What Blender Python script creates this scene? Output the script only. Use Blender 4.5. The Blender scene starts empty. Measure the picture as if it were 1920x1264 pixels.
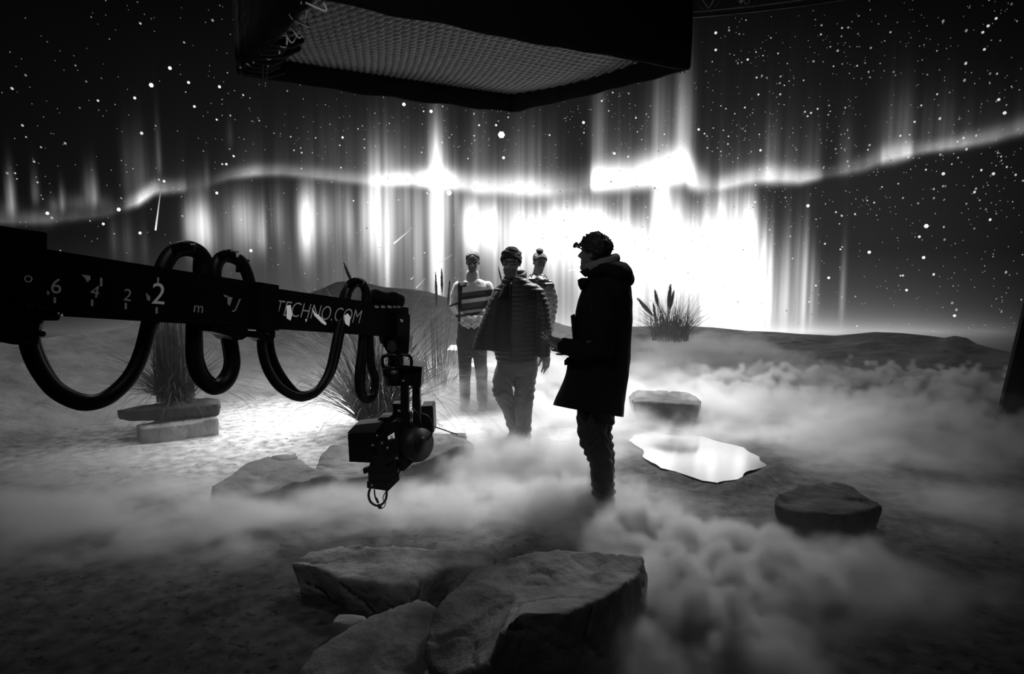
import bpy, bmesh, math, random
import numpy as np
from mathutils import Vector, Matrix, noise
random.seed(7); RNG = np.random.default_rng(11)
SC = bpy.context.scene
COL = SC.collection
W_, H_, F_ = 1920.0, 1264.0, 1280.0
CAM_H = 1.75
PITCH = math.atan((632 - 460) / F_)
cp, sp = math.cos(PITCH), math.sin(PITCH)
EYE = Vector((0, 0, CAM_H))

# ------------------------------------------------------------------ helpers
def ray(px, py):
    a, b = (px - 960) / F_, (632 - py) / F_
    return Vector((a, cp + b * sp, -sp + b * cp))
def at(px, py, Y):
    d = ray(px, py); return EYE + d * (Y / d.y)
def onz(px, py, z):
    d = ray(px, py); return EYE + d * ((z - CAM_H) / d.z)
def proj(P):
    v = Vector(P) - EYE
    f = v.y * cp - v.z * sp; u = v.y * sp + v.z * cp
    return 960 + F_ * v.x / f, 632 - F_ * u / f
def lerp(a, b, t): return a + (b - a) * t
def smooth(t): t = max(0.0, min(1.0, t)); return t * t * (3 - 2 * t)

def tag(o, label=None, cat=None, group=None, kind=None):
    if label: o['label'] = label
    if cat: o['category'] = cat
    if group: o['group'] = group
    if kind: o['kind'] = kind
    return o
def link(name, me, mat=None, parent=None):
    o = bpy.data.objects.new(name, me); COL.objects.link(o)
    if mat is not None and hasattr(me, 'materials') and len(me.materials) == 0: me.materials.append(mat)
    if parent is not None: o.parent = parent; o.matrix_parent_inverse = Matrix.Translation(-parent.location)
    return o
def empty(name, loc, label, cat, group=None):
    o = bpy.data.objects.new(name, None); COL.objects.link(o); o.location = loc
    o.empty_display_size = .1
    o.matrix_world = Matrix.Translation(loc)
    return tag(o, label, cat, group)
def bm_obj(name, bm, mat, parent=None, smooth_=False):
    me = bpy.data.meshes.new(name); bmesh.ops.recalc_face_normals(bm, faces=bm.faces[:])
    bm.to_mesh(me); bm.free()
    if smooth_: me.polygons.foreach_set('use_smooth', [True] * len(me.polygons))
    return link(name, me, mat, parent)
def py_obj(name, vs, fs, mat, parent=None, smooth_=False):
    me = bpy.data.meshes.new(name); me.from_pydata([tuple(v) for v in vs], [], fs); me.update()
    if smooth_: me.polygons.foreach_set('use_smooth', [True] * len(me.polygons))
    return link(name, me, mat, parent)
def grid_mesh(name, P):                       # P (ny, nx, 3)
    ny, nx = P.shape[:2]
    me = bpy.data.meshes.new(name)
    idx = np.arange(nx * ny).reshape(ny, nx)
    q = np.stack([idx[:-1, :-1], idx[:-1, 1:], idx[1:, 1:], idx[1:, :-1]], -1).reshape(-1, 4)
    me.from_pydata(P.reshape(-1, 3).tolist(), [], q.tolist()); me.update()
    me.polygons.foreach_set('use_smooth', [True] * len(me.polygons))
    return me

# ------------------------------------------------------------------ materials
def mat(name, col, rough=.7, metal=0., bump=0., bscale=40., var=0., vscale=6., spec=.5, attr=None, sheen=0., detail=4.):
    m = bpy.data.materials.new(name); m.use_nodes = True
    nt = m.node_tree; N = nt.nodes; L = nt.links; b = N['Principled BSDF']
    b.inputs['Roughness'].default_value = rough; b.inputs['Metallic'].default_value = metal
    b.inputs['Specular IOR Level'].default_value = spec
    if sheen: b.inputs['Sheen Weight'].default_value = sheen
    b.inputs['Base Color'].default_value = (col, col, col, 1)
    tc = N.new('ShaderNodeTexCoord')
    src = None
    if attr:
        a = N.new('ShaderNodeAttribute'); a.attribute_name = attr; src = a.outputs['Fac']
    if var or attr:
        n = N.new('ShaderNodeTexNoise'); n.inputs['Scale'].default_value = vscale; n.inputs['Detail'].default_value = 5
        L.new(tc.outputs['Object'], n.inputs['Vector'])
        r = N.new('ShaderNodeMapRange'); r.inputs['From Min'].default_value = .3; r.inputs['From Max'].default_value = .7
        r.inputs['To Min'].default_value = 1 - var; r.inputs['To Max'].default_value = 1 + var
        L.new(n.outputs['Fac'], r.inputs['Value'])
        mu = N.new('ShaderNodeMath'); mu.operation = 'MULTIPLY'
        L.new(r.outputs['Result'], mu.inputs[0])
        if src: L.new(src, mu.inputs[1])
        else: mu.inputs[1].default_value = col
        L.new(mu.outputs[0], b.inputs['Base Color'])
    if bump:
        n = N.new('ShaderNodeTexNoise'); n.inputs['Scale'].default_value = bscale; n.inputs['Detail'].default_value = detail
        L.new(tc.outputs['Object'], n.inputs['Vector'])
        bp = N.new('ShaderNodeBump'); bp.inputs['Strength'].default_value = bump; bp.inputs['Distance'].default_value = .02
        L.new(n.outputs['Fac'], bp.inputs['Height']); L.new(bp.outputs[0], b.inputs['Normal'])
    return m

# ------------------------------------------------------------------ camera
cam = bpy.data.cameras.new('camera'); cam.sensor_width = 36; cam.lens = 36 * F_ / W_; cam.clip_start = .05
co = bpy.data.objects.new('camera', cam); COL.objects.link(co)
co.location = EYE; co.rotation_euler = (math.pi / 2 - PITCH, 0, 0); SC.camera = co
SC.view_settings.view_transform = 'Standard'; SC.view_settings.look = 'None'
SC.view_settings.exposure = 0; SC.view_settings.gamma = 1
cy = SC.cycles
cy.use_denoising = True; cy.use_adaptive_sampling = True; cy.adaptive_threshold = .05; cy.volume_bounces = 2; cy.max_bounces = 6; cy.diffuse_bounces = 2; cy.glossy_bounces = 3
cy.transparent_max_bounces = 8; cy.volume_step_rate = 2.5; cy.volume_max_steps = 180
cy.sample_clamp_indirect = 4.0; cy.caustics_reflective = False; cy.caustics_refractive = False
w = bpy.data.worlds.new('night'); SC.world = w; w.use_nodes = True
w.node_tree.nodes['Background'].inputs[0].default_value = (.5, .5, .5, 1)
w.node_tree.nodes['Background'].inputs[1].default_value = .004

def rebase(o):
    """move a mesh object's origin to the base of its own bounds"""
    n = len(o.data.vertices); a = np.empty(n * 3, np.float32); o.data.vertices.foreach_get('co', a); a = a.reshape(-1, 3)
    lo, hi = a.min(0), a.max(0); c = Vector(((lo[0] + hi[0]) / 2, (lo[1] + hi[1]) / 2, lo[2]))
    o.data.transform(Matrix.Translation(-c)); o.location = c; return o
def verts_np(me):
    a = np.empty(len(me.vertices) * 3, np.float32); me.vertices.foreach_get('co', a); return a.reshape(-1, 3)
def norms_np(me):
    a = np.empty(len(me.vertices) * 3, np.float32); me.vertex_normals.foreach_get('vector', a); return a.reshape(-1, 3)
def set_np(me, a): me.vertices.foreach_set('co', a.astype(np.float32).reshape(-1)); me.update()
def remesh(bm, voxel, sm=2, fac=.5):
    me = bpy.data.meshes.new('tmp'); bmesh.ops.recalc_face_normals(bm, faces=bm.faces[:]); bm.to_mesh(me); bm.free()
    o = bpy.data.objects.new('tmp', me); COL.objects.link(o)
    m = o.modifiers.new('r', 'REMESH'); m.mode = 'VOXEL'; m.voxel_size = voxel; m.adaptivity = 0
    if sm: s = o.modifiers.new('s', 'SMOOTH'); s.iterations = sm; s.factor = fac
    dg = bpy.context.evaluated_depsgraph_get(); out = bpy.data.meshes.new_from_object(o.evaluated_get(dg))
    bpy.data.objects.remove(o); bpy.data.meshes.remove(me)
    out.polygons.foreach_set('use_smooth', [True] * len(out.polygons)); out.update(); return out
def fnoise(a, f, seed, octv=3):
    return np.array([noise.fractal(Vector((p[0] * f + seed, p[1] * f, p[2] * f)), 1.0, 2.0, octv) for p in a])
def displace(me, fn):
    a, n = verts_np(me), norms_np(me); set_np(me, a + n * fn(a)[:, None])
# --- swept / lofted solids into a bmesh
def frame(t, side):
    t = t.normalized(); s = (side - t * side.dot(t))
    if s.length < 1e-4: s = Vector((0, 1, 0)) - t * t.y
    s.normalize(); return s, t.cross(s)
def loft(bm, pts, rad, side=Vector((1, 0, 0)), seg=16, caps=True, rings=None):
    """closed solid along pts; rad: per point r or (r_side, r_other)"""
    R = []
    n = len(pts)
    for i, p in enumerate(pts):
        t = (pts[min(i + 1, n - 1)] - pts[max(i - 1, 0)])
        s, u = frame(t, side); r = rad[i]; a, b = (r, r) if isinstance(r, (int, float)) else r
        R.append([bm.verts.new(p + s * (a * math.cos(2 * math.pi * k / seg)) + u * (b * math.sin(2 * math.pi * k / seg))) for k in range(seg)])
    for i in range(n - 1):
        for k in range(seg):
            bm.faces.new((R[i][k], R[i][(k + 1) % seg], R[i + 1][(k + 1) % seg], R[i + 1][k]))
    if caps: bm.faces.new(R[0][::-1]); bm.faces.new(R[-1])
    return R
def rounded(bm, pts, rad, side=Vector((1, 0, 0)), seg=16):
    """loft with hemispherical ends"""
    pts = list(pts); rad = [((r, r) if isinstance(r, (int, float)) else r) for r in rad]
    d0 = (pts[0] - pts[1]).normalized(); d1 = (pts[-1] - pts[-2]).normalized()
    a, b = [], []
    for f, h in ((.25, .97), (.6, .8), (.85, .53), (.97, .2)):
        r = rad[0]; a.insert(0, (pts[0] + d0 * (f * min(r)), (r[0] * h, r[1] * h)))
        r = rad[-1]; b.append((pts[-1] + d1 * (f * min(r)), (r[0] * h, r[1] * h)))
    L_ = a + list(zip(pts, rad)) + b
    return loft(bm, [x[0] for x in L_], [x[1] for x in L_], side, seg)
def ell(bm, c, r, rot=None, u=20, v=14):
    M = Matrix.Translation(c) @ (rot.to_4x4() if rot is not None else Matrix()) @ Matrix.Diagonal((r[0], r[1], r[2], 1))
    bmesh.ops.create_uvsphere(bm, u_segments=u, v_segments=v, radius=1, matrix=M)
def box(bm, c, s, rot=None):
    M = Matrix.Translation(c) @ (rot.to_4x4() if rot is not None else Matrix()) @ Matrix.Diagonal((s[0], s[1], s[2], 1))
    bmesh.ops.create_cube(bm, size=1, matrix=M)
def bar(bm, a, b, r, seg=8): return loft(bm, [Vector(a), Vector(b)], [r, r], Vector((.31, .22, .93)), seg)
def catmull(P, n=8):
    P = [Vector(p) for p in P]; Q = [P[0] * 2 - P[1]] + P + [P[-1] * 2 - P[-2]]; out = []
    for i in range(1, len(Q) - 2):
        for k in range(n):
            t = k / n; a, b, c, d = Q[i - 1:i + 3]
            out.append(.5 * ((2 * b) + (c - a) * t + (2 * a - 5 * b + 4 * c - d) * t * t + (3 * b - a - 3 * c + d) * t ** 3))
    out.append(P[-1]); return out
def prism(bm, outline, back):
    """front polygon (list of Vector) and a matching back polygon"""
    f = [bm.verts.new(p) for p in outline]; b = [bm.verts.new(p) for p in back]; n = len(f)
    bm.faces.new(f); bm.faces.new(b[::-1])
    for i in range(n): bm.faces.new((f[i], b[i], b[(i + 1) % n], f[(i + 1) % n]))
def bevel(bm, w, seg=2):
    bmesh.ops.bevel(bm, geom=[e for e in bm.edges if len(e.link_faces) == 2 and e.calc_face_angle(0) > .5], offset=w, segments=seg, affect='EDGES', profile=.5)
# ------------------------------------------------------------------ the curved LED wall with its night sky
WCX, WCY, WR, WTOP = 1.0, 3.8, 8.1, 5.4
def wall_pt(phi, z, r=WR): return Vector((WCX + r * math.sin(phi), WCY + r * math.cos(phi), z))
def wall_hit(px, py, r=WR):                    # where the ray of a pixel meets the wall cylinder -> (phi, z)
    d = ray(px, py)
    a = d.x ** 2 + d.y ** 2; b = 2 * (-WCX * d.x - WCY * d.y); c = WCX ** 2 + WCY ** 2 - r * r
    t = (-b + math.sqrt(b * b - 4 * a * c)) / (2 * a)
    p = EYE + d * t
    return math.atan2(p.x - WCX, p.y - WCY), p.z
def crv(pts):
    xs, ys = zip(*pts); return lambda x: np.interp(x, xs, ys)
def n1(x, seed, f):                            # smooth 1-D noise, vectorised
    t = x * f + seed * 17.31; i = np.floor(t); fr = t - i; fr = fr * fr * (3 - 2 * fr)
    h = lambda k: np.modf(np.sin(k * 127.1 + seed * 311.7) * 43758.5453)[0] % 1.0
    return h(i) * (1 - fr) + h(i + 1) * fr
g = lambda d, s: np.exp(-(d / s) ** 2)
def sky(x, y):
    lean = (x - 960) * .00007                 # keystone of a pitched lens on vertical light pillars
    xs = x + (y - 450) * lean
    v = np.zeros_like(x)
    # base glow, with edge vignetting painted in
    c = g(x - 1000, 760)
    v += (.0015 + .010 * c * np.clip((y + 40) / 300, 0, 1)) + .014 * g(x - 700, 420) * g(y - 480, 160) + .012 * g(x - 1560, 330) * g(y - 420, 200)
    v += .035 * np.clip((y - 470) / 140, 0, 1) * g(x - 1560, 330)
    v += .05 * np.clip((y - 440) / 160, 0, 1) * g(x - 620, 420)
    hz = crv([(0, .035), (150, .05), (400, .16), (600, .25), (800, .5), (1000, .6), (1300, .7), (1450, .8), (1500, .7), (1600, .4), (1700, .3), (1800, .16), (1920, .04)])(x)
    v += hz * np.exp(-np.abs(622 - y) / 16) + .22 * hz * np.exp(-np.abs(625 - y) / 55)
    nn = n1(xs, 3, .055) * .4 + n1(xs, 5, .13) * .35 + n1(xs, 8, .27) * .25
    stre = .55 + .9 * nn ** 1.2; fine = .30 + 1.35 * np.clip((nn - .25) * 1.9, 0, 1) ** 1.3
    # ridge ribbon
    yr = crv([(0, 413), (90, 412), (150, 405), (200, 400), (260, 376), (290, 356), (345, 352), (390, 343), (430, 330), (480, 323), (530, 322), (590, 328), (650, 335), (700, 340), (760, 338), (830, 340), (900, 352), (960, 353), (1030, 357), (1085, 352), (1110, 342), (1180, 337), (1240, 326), (1285, 320), (1310, 345), (1345, 350), (1400, 336), (1440, 331), (1500, 335), (1560, 325), (1620, 312), (1655, 296), (1720, 282), (1800, 270), (1860, 258), (1920, 240)])(x)
    A = crv([(0, .08), (60, .10), (95, .07), (120, .03), (150, .05), (180, .08), (230, .03), (246, .3), (262, .75), (280, .5), (300, .22), (345, .22), (352, .03), (400, .06), (430, .15), (480, .26), (530, .2), (600, .22), (650, .2), (700, .35), (740, 1.2), (780, 1.0), (815, 2.4), (835, 2.0), (858, .8), (880, .6), (892, 1.0), (960, 1.6), (1020, 1.3), (1050, .5), (1085, .12), (1105, .3), (1112, 2.4), (1180, 2.6), (1230, 3.2), (1290, 3.0), (1312, 1.2), (1335, .35), (1345, .5), (1352, 1.0), (1440, 1.3), (1458, .7), (1500, .42), (1530, .4), (1545, .08), (1570, .12), (1590, .22), (1605, .15), (1650, .2), (1657, .6), (1705, .55), (1714, .16), (1735, .22), (1775, .3), (1850, .22), (1920, .2)])(x)
    thick = crv([(0, 9), (300, 9), (430, 8), (700, 9), (900, 14), (1100, 16), (1290, 22), (1340, 10), (1450, 13), (1550, 8), (1680, 13), (1740, 8), (1920, 12)])(x)
    dy = yr - y                                # >0 above the ribbon
    tk = crv([(0, .35), (250, .45), (500, .6), (700, 1), (1400, 1), (1920, .7)])(x); up = .75 * g(dy, thick * 1.5) + .20 * tk * np.exp(-np.abs(dy) / 32) * (.5 + .5 * fine) + .007 * tk * np.exp(-np.abs(dy) / 90) * (.4 + .6 * fine)
    dn = g(dy, thick * .85)
    A = A * (.55 + .9 * n1(x, 4, .021)) * (.8 + .4 * n1(x, 14, .09))
    v += A * np.where(dy > 0, up, 1.05 * dn)
    # dark fold just below the ribbon is left unlit; single light pillars (x, half width, y top, y bottom, fade up, fade down, strength)
    for cx_, wd, y0, y1, f0, f1, am in PILLARS:
        d = xs - cx_
        vert = 1 / (1 + np.exp(-(y - y0) / f0)) * 1 / (1 + np.exp((y - y1) / f1))
        am = min(am, 1.5 + .1 * am) * 1.0; v += am * np.exp(-np.abs(d / wd) ** 2.0) * vert * np.where(np.asarray(am) > 1.2, .45 + .6 * fine, .25 + .8 * fine)
    return v
PILLARS = [
 (610, 90, 400, 490, 30, 34, .10), (760, 110, 390, 500, 30, 36, .14), (930, 90, 400, 500, 30, 36, .26), (1060, 120, 420, 560, 24, 40, .45), (1280, 150, 470, 590, 26, 20, .30), (420, 60, 400, 470, 24, 22, .10), (1180, 60, 540, 610, 20, 14, .22),
 (25, 7, 345, 395, 14, 8, .28), (20, 14, 385, 400, 6, 6, .12), (72, 6, 350, 376, 14, 6, .14), (122, 5, 368, 392, 10, 5, .3), (108, 9, 380, 394, 5, 5, .1),
 (172, 9, 345, 378, 14, 6, .2), (184, 5, 350, 380, 14, 4, .2), (160, 40, 374, 388, 6, 5, .1), (262, 20, 280, 370, 25, 8, .08), (305, 4, 270, 325, 25, 6, .12),
 (375, 18, 340, 362, 12, 6, .06), (393, 5, 325, 350, 12, 5, .08), (438, 5, 240, 272, 12, 6, .03),
 (357, 10, 398, 448, 12, 14, .5), (378, 13, 392, 456, 12, 13, 1.1), (395, 10, 410, 460, 12, 14, .4), (450, 16, 385, 440, 12, 16, .42), (470, 10, 390, 452, 14, 14, .3),
 (490, 9, 400, 462, 14, 10, .42), (520, 14, 385, 440, 16, 16, .18), (572, 11, 380, 458, 14, 16, 1.7), (588, 14, 372, 450, 16, 16, .8), (612, 12, 380, 440, 16, 16, .5),
 (640, 10, 370, 440, 18, 18, .28), (655, 8, 385, 448, 18, 14, .34), (688, 11, 365, 452, 16, 20, .55), (707, 13, 325, 470, 22, 18, 1.4), (722, 10, 400, 530, 30, 22, .8),
 (735, 9, 320, 470, 20, 22, .7), (760, 11, 350, 430, 16, 30, .35), (785, 8, 350, 520, 20, 30, .38), (800, 8, 350, 450, 16, 22, .3), (820, 11, 285, 540, 24, 26, 2.1),
 (835, 12, 330, 430, 18, 22, .5), (857, 10, 352, 398, 16, 12, .3), (880, 16, 395, 450, 14, 16, 1.3), (902, 20, 392, 462, 13, 14, 2.2), (925, 12, 400, 455, 12, 14, 1.2),
 (955, 22, 410, 470, 22, 26, .9), (985, 16, 400, 480, 14, 20, 1.1), (1015, 20, 405, 480, 14, 22, 2.2), (1048, 26, 392, 478, 12, 22, 3.6), (1085, 26, 395, 490, 12, 24, 4.0),
 (1120, 26, 405, 500, 12, 28, 4.0), (1150, 22, 425, 530, 12, 30, 4.0), (1180, 20, 430, 545, 14, 28, 4.0), (1172, 8, 375, 420, 12, 14, .5), (1140, 60, 366, 372, 8, 8, .15),
 (1210, 18, 430, 540, 18, 28, 4.0), (1237, 15, 350, 525, 16, 26, 4.0), (1250, 9, 370, 520, 16, 26, 1.4), (1268, 16, 400, 530, 20, 26, 3.2), (1300, 18, 420, 535, 16, 22, 3.6), (1330, 20, 415, 540, 22, 20, 3.6),
 (1353, 9, 385, 540, 16, 20, 1.6), (1372, 16, 390, 575, 20, 20, 3.2), (1398, 12, 385, 590, 14, 18, 3.6), (1415, 9, 420, 598, 18, 14, 2.6), (1432, 9, 455, 600, 20, 12, 2.0), (1446, 5, 470, 600, 22, 12, 1.2),
 (1345, 40, 520, 600, 20, 16, .8), (1390, 40, 560, 606, 18, 12, 1.4), (1462, 8, 480, 604, 25, 12, .35), (1478, 7, 470, 600, 26, 14, .32), (1496, 6, 460, 604, 26, 12, .42), (1512, 7, 470, 606, 26, 12, .72), (1526, 5, 500, 606, 22, 10, .42), (1536, 3, 520, 590, 22, 14, .25),
 (1462, 50, 540, 610, 20, 12, .16), (1584, 5, 510, 592, 26, 12, .24), (1680, 26, 210, 285, 26, 6, .10), (1755, 40, 225, 275, 26, 8, .035), (1440, 14, 260, 320, 22, 8, .09), (1520, 12, 270, 322, 22, 8, .06), (1580, 12, 270, 315, 22, 8, .06),
 (1120, 12, 210, 330, 36, 14, .10), (1230, 16, 200, 318, 36, 14, .22), (1275, 16, 200, 312, 36, 14, .42), (900, 14, 250, 345, 30, 10, .12), (1000, 40, 270, 345, 24, 10, .1),
 (720, 30, 270, 330, 26, 12, .1), (620, 60, 250, 320, 26, 14, .03), (1300, 300, 150, 330, 60, 40, .004),
 (215, 8, 430, 470, 14, 14, .05), (240, 16, 430, 480, 16, 16, .05), (270, 8, 440, 480, 14, 14, .05), (70, 40, 405, 415, 6, 6, .05), (660, 70, 500, 560, 20, 20, .05), (1200, 160, 560, 610, 14, 14, .25), (1100, 200, 590, 625, 14, 14, .25),
]
def build_wall():
    pl, pr = -1.25, 1.2
    nx, nz = 780, 160
    ph = np.linspace(pl, pr, nx); z = np.concatenate([np.linspace(0, .6, 12)[:-1], np.linspace(.6, 3.9, nz - 32), np.linspace(3.9, WTOP, 22)[1:]])
    PH, Z = np.meshgrid(ph, z)
    X = WCX + WR * np.sin(PH); Y = WCY + WR * np.cos(PH)
    P = np.stack([X, Y, Z], -1)
    me = grid_mesh('wall_back', P)
    f = Y * cp - (Z - CAM_H) * sp; u = Y * sp + (Z - CAM_H) * cp
    f = np.maximum(f, .3)
    val = sky(960 + F_ * X / f, 632 - F_ * u / f)
    val = np.where(Z < .05, 0, val)
    # stars and meteors: small lit discs of the same screen
    sv, sf, sval = [], [], []
    def disc(px, py, rpx, br, elong=1.0, ang=0.):
        phi, zz = wall_hit(px, py)
        if zz > WTOP - .03 or zz < .05: return
        c = wall_pt(phi, zz, WR - .012); dist = (c - EYE).length; r = rpx * dist / F_
        t = Vector((math.cos(phi), -math.sin(phi), 0)); b = len(sv); n = 6
        for k in range(n):
            a = k * 2 * math.pi / n
            ca, sa = math.cos(a) * elong, math.sin(a)
            sv.append(c + t * (r * (ca * math.cos(ang) - sa * math.sin(ang))) + Vector((0, 0, 1)) * (r * (ca * math.sin(ang) + sa * math.cos(ang)))); sval.append(br)
        sf.append(tuple(range(b, b + n)))
    rs = random.Random(5)
    dens = lambda x, y: (.30 + .7 * smooth((x - 200) / 900)) * (.6 + .4 * smooth(1 - abs(y - 260) / 400))
    cl = [(rs.uniform(0, 1920), rs.uniform(0, 600)) for _ in range(330)]
    cnt = 0
    while cnt < 2300:
        if rs.random() < .4:
            c0 = rs.choice(cl); x, y = c0[0] + rs.gauss(0, 22), c0[1] + rs.gauss(0, 20)
        else: x, y = rs.uniform(0, 1919), rs.uniform(0, 622)
        if not (0 < x < 1920 and 0 < y < 625) or rs.random() > dens(x, y): continue
        cnt += 1
        m = rs.random() ** 5
        vg = (.35 + .65 * smooth(1.25 - abs(x - 960) / 1150)) * (.5 + .5 * smooth(y / 350 + .1))  # vignetting painted in: stars dimmer toward the sides and top
        el = 1.0; an = 0
        if x < 500: el = 1.25; an = -.7
        if x > 1750: el = 1.3; an = 1.3
        disc(x, y, .62 + 1.3 * m, (.22 + 1.0 * rs.random() * (.4 + .6 * m)) * vg, el, an)
    for x, y, r, b in [(283, 160, 3.6, 1.4), (940, 253, 6.2, 3), (944, 296, 2.6, 2), (757, 196, 3.2, 1.8), (808, 209, 3, 1.6), (842, 362, 4.6, 3), (222, 393, 3.2, 1.2), (88, 400, 2.8, 1), (318, 128, 3, 1), (353, 155, 2.4, 1), (411, 163, 2.6, .9), (252, 184, 2.4, .9), (364, 200, 2.3, .9), (265, 250, 2.6, .8), (424, 308, 2.2, .9), (406, 362, 2.6, 1), (307, 340, 2.3, .9), (183, 189, 2, .6), (1094, 230, 2.6, 1.4), (1152, 288, 2.4, 1.2), (1342, 62, 2.4, .9), (1342, 94, 2.2, .8), (1402, 112, 2, .7), (1868, 35, 2, .6), (1853, 49, 2.2, .6), (1843, 61, 2, .6), (1846, 93, 2, .6), (1884, 212, 2.6, .8), (1873, 187, 2.2, .7), (1737, 424, 3.4, 1.3), (1630, 473, 2.8, 1), (1515, 386, 2.8, 1.2), (1732, 483, 2.6, 1), (1769, 326, 2.6, .8), (1863, 326, 2.4, .7), (1724, 444, 2.2, .8), (1554, 521, 2.4, 1), (1700, 544, 2.2, .9), (1790, 592, 2.4, .9), (1426, 282, 2.2, .9), (1310, 243, 2.2, 1), (1264, 436, 2, 1.5), (930, 235, 2, 1.2), (642, 258, 2.2, 1), (810, 565, 3, 2), (470, 470, 2.8, 1.5), (262, 437, 2.6, 1), (193, 420, 2.4, .9)]:
        disc(x, y, r, b)
    def streak(x0, y0, x1, y1, w0, w1, b0, b1, n=10):
        b = len(sv); L = math.hypot(x1 - x0, y1 - y0); nx_, ny_ = -(y1 - y0) / L, (x1 - x0) / L
        for k in range(n + 1):
            t = k / n; wd = lerp(w0, w1, t)
            for s in (-1, 1):
                phi, zz = wall_hit(lerp(x0, x1, t) + nx_ * wd * s, lerp(y0, y1, t) + ny_ * wd * s); sv.append(wall_pt(phi, zz, WR - .012)); sval.append(lerp(b0, b1, t))
        for k in range(n): sf.append((b + 2 * k, b + 2 * k + 1, b + 2 * k + 3, b + 2 * k + 2))
    streak(303, 340, 291, 432, .4, 1.8, .05, .95); streak(778, 423, 738, 457, .6, 1.6, .25, 1.1); streak(848, 477, 815, 499, .5, 1.2, .3, 1.1)
    streak(797, 522, 780, 540, .4, .9, .4, .8); streak(1088, 500, 1066, 508, .5, 1.2, .6, 1.3); streak(776, 518, 770, 524, .5, 1, .4, .9)
    m = bpy.data.materials.new('led_screen'); m.use_nodes = True; nt = m.node_tree; nt.nodes.clear()
    o_ = nt.nodes.new('ShaderNodeOutputMaterial'); e = nt.nodes.new('ShaderNodeEmission'); a = nt.nodes.new('ShaderNodeAttribute'); a.attribute_name = 'glow'
    nt.links.new(a.outputs['Fac'], e.inputs['Strength']); nt.links.new(e.outputs[0], o_.inputs['Surface'])
    m.cycles.emission_sampling = 'FRONT'
    m2 = m.copy(); m2.name = 'led_star'; m2.cycles.emission_sampling = 'NONE'
    at_ = me.attributes.new('glow', 'FLOAT', 'POINT'); at_.data.foreach_set('value', val.reshape(-1).astype(np.float32))
    me.materials.append(m); me.flip_normals()
    wob = link('wall_back', me); tag(wob, kind='structure')
    ms = bpy.data.meshes.new('star_field'); ms.from_pydata([tuple(v) for v in sv], [], sf); ms.update()
    a2 = ms.attributes.new('glow', 'FLOAT', 'POINT'); a2.data.foreach_set('value', np.array(sval, np.float32))
    st = link('star_field', ms, m2, wob); tag(st, kind='stuff')
build_wall()
# ------------------------------------------------------------------ sand floor, pool
POOL_PX = [(1176, 826), (1186, 816), (1215, 812), (1260, 816), (1310, 820), (1350, 828), (1395, 840), (1425, 858), (1432, 872), (1420, 884), (1392, 893), (1368, 903), (1345, 907), (1318, 902), (1292, 893), (1268, 884), (1240, 879), (1218, 868), (1208, 856), (1204, 844), (1190, 836)]
POOL = [onz(x, y, .0) for x, y in POOL_PX]
def pool_dist(X, Y):
    """signed distance to the pool outline, negative inside (numpy)"""
    d = np.full(X.shape, 1e9); ins = np.zeros(X.shape, bool)
    n = len(POOL)
    for i in range(n):
        a, b = POOL[i], POOL[(i + 1) % n]
        ex, ey = b.x - a.x, b.y - a.y
        t = np.clip(((X - a.x) * ex + (Y - a.y) * ey) / (ex * ex + ey * ey), 0, 1)
        d = np.minimum(d, np.hypot(X - a.x - t * ex, Y - a.y - t * ey))
        c = ((a.y > Y) != (b.y > Y)) & (X < ex * (Y - a.y) / (ey + 1e-12) + a.x)
        ins ^= c
    return np.where(ins, -d, d)
def vnoise(X, Y, f, seed=0., octv=3):
    out = np.empty(X.size); xs = X.reshape(-1) * f; ys = Y.reshape(-1) * f
    for i in range(X.size): out[i] = noise.fractal(Vector((xs[i], ys[i], seed)), 1.0, 2.1, octv)
    return out.reshape(X.shape)
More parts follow.
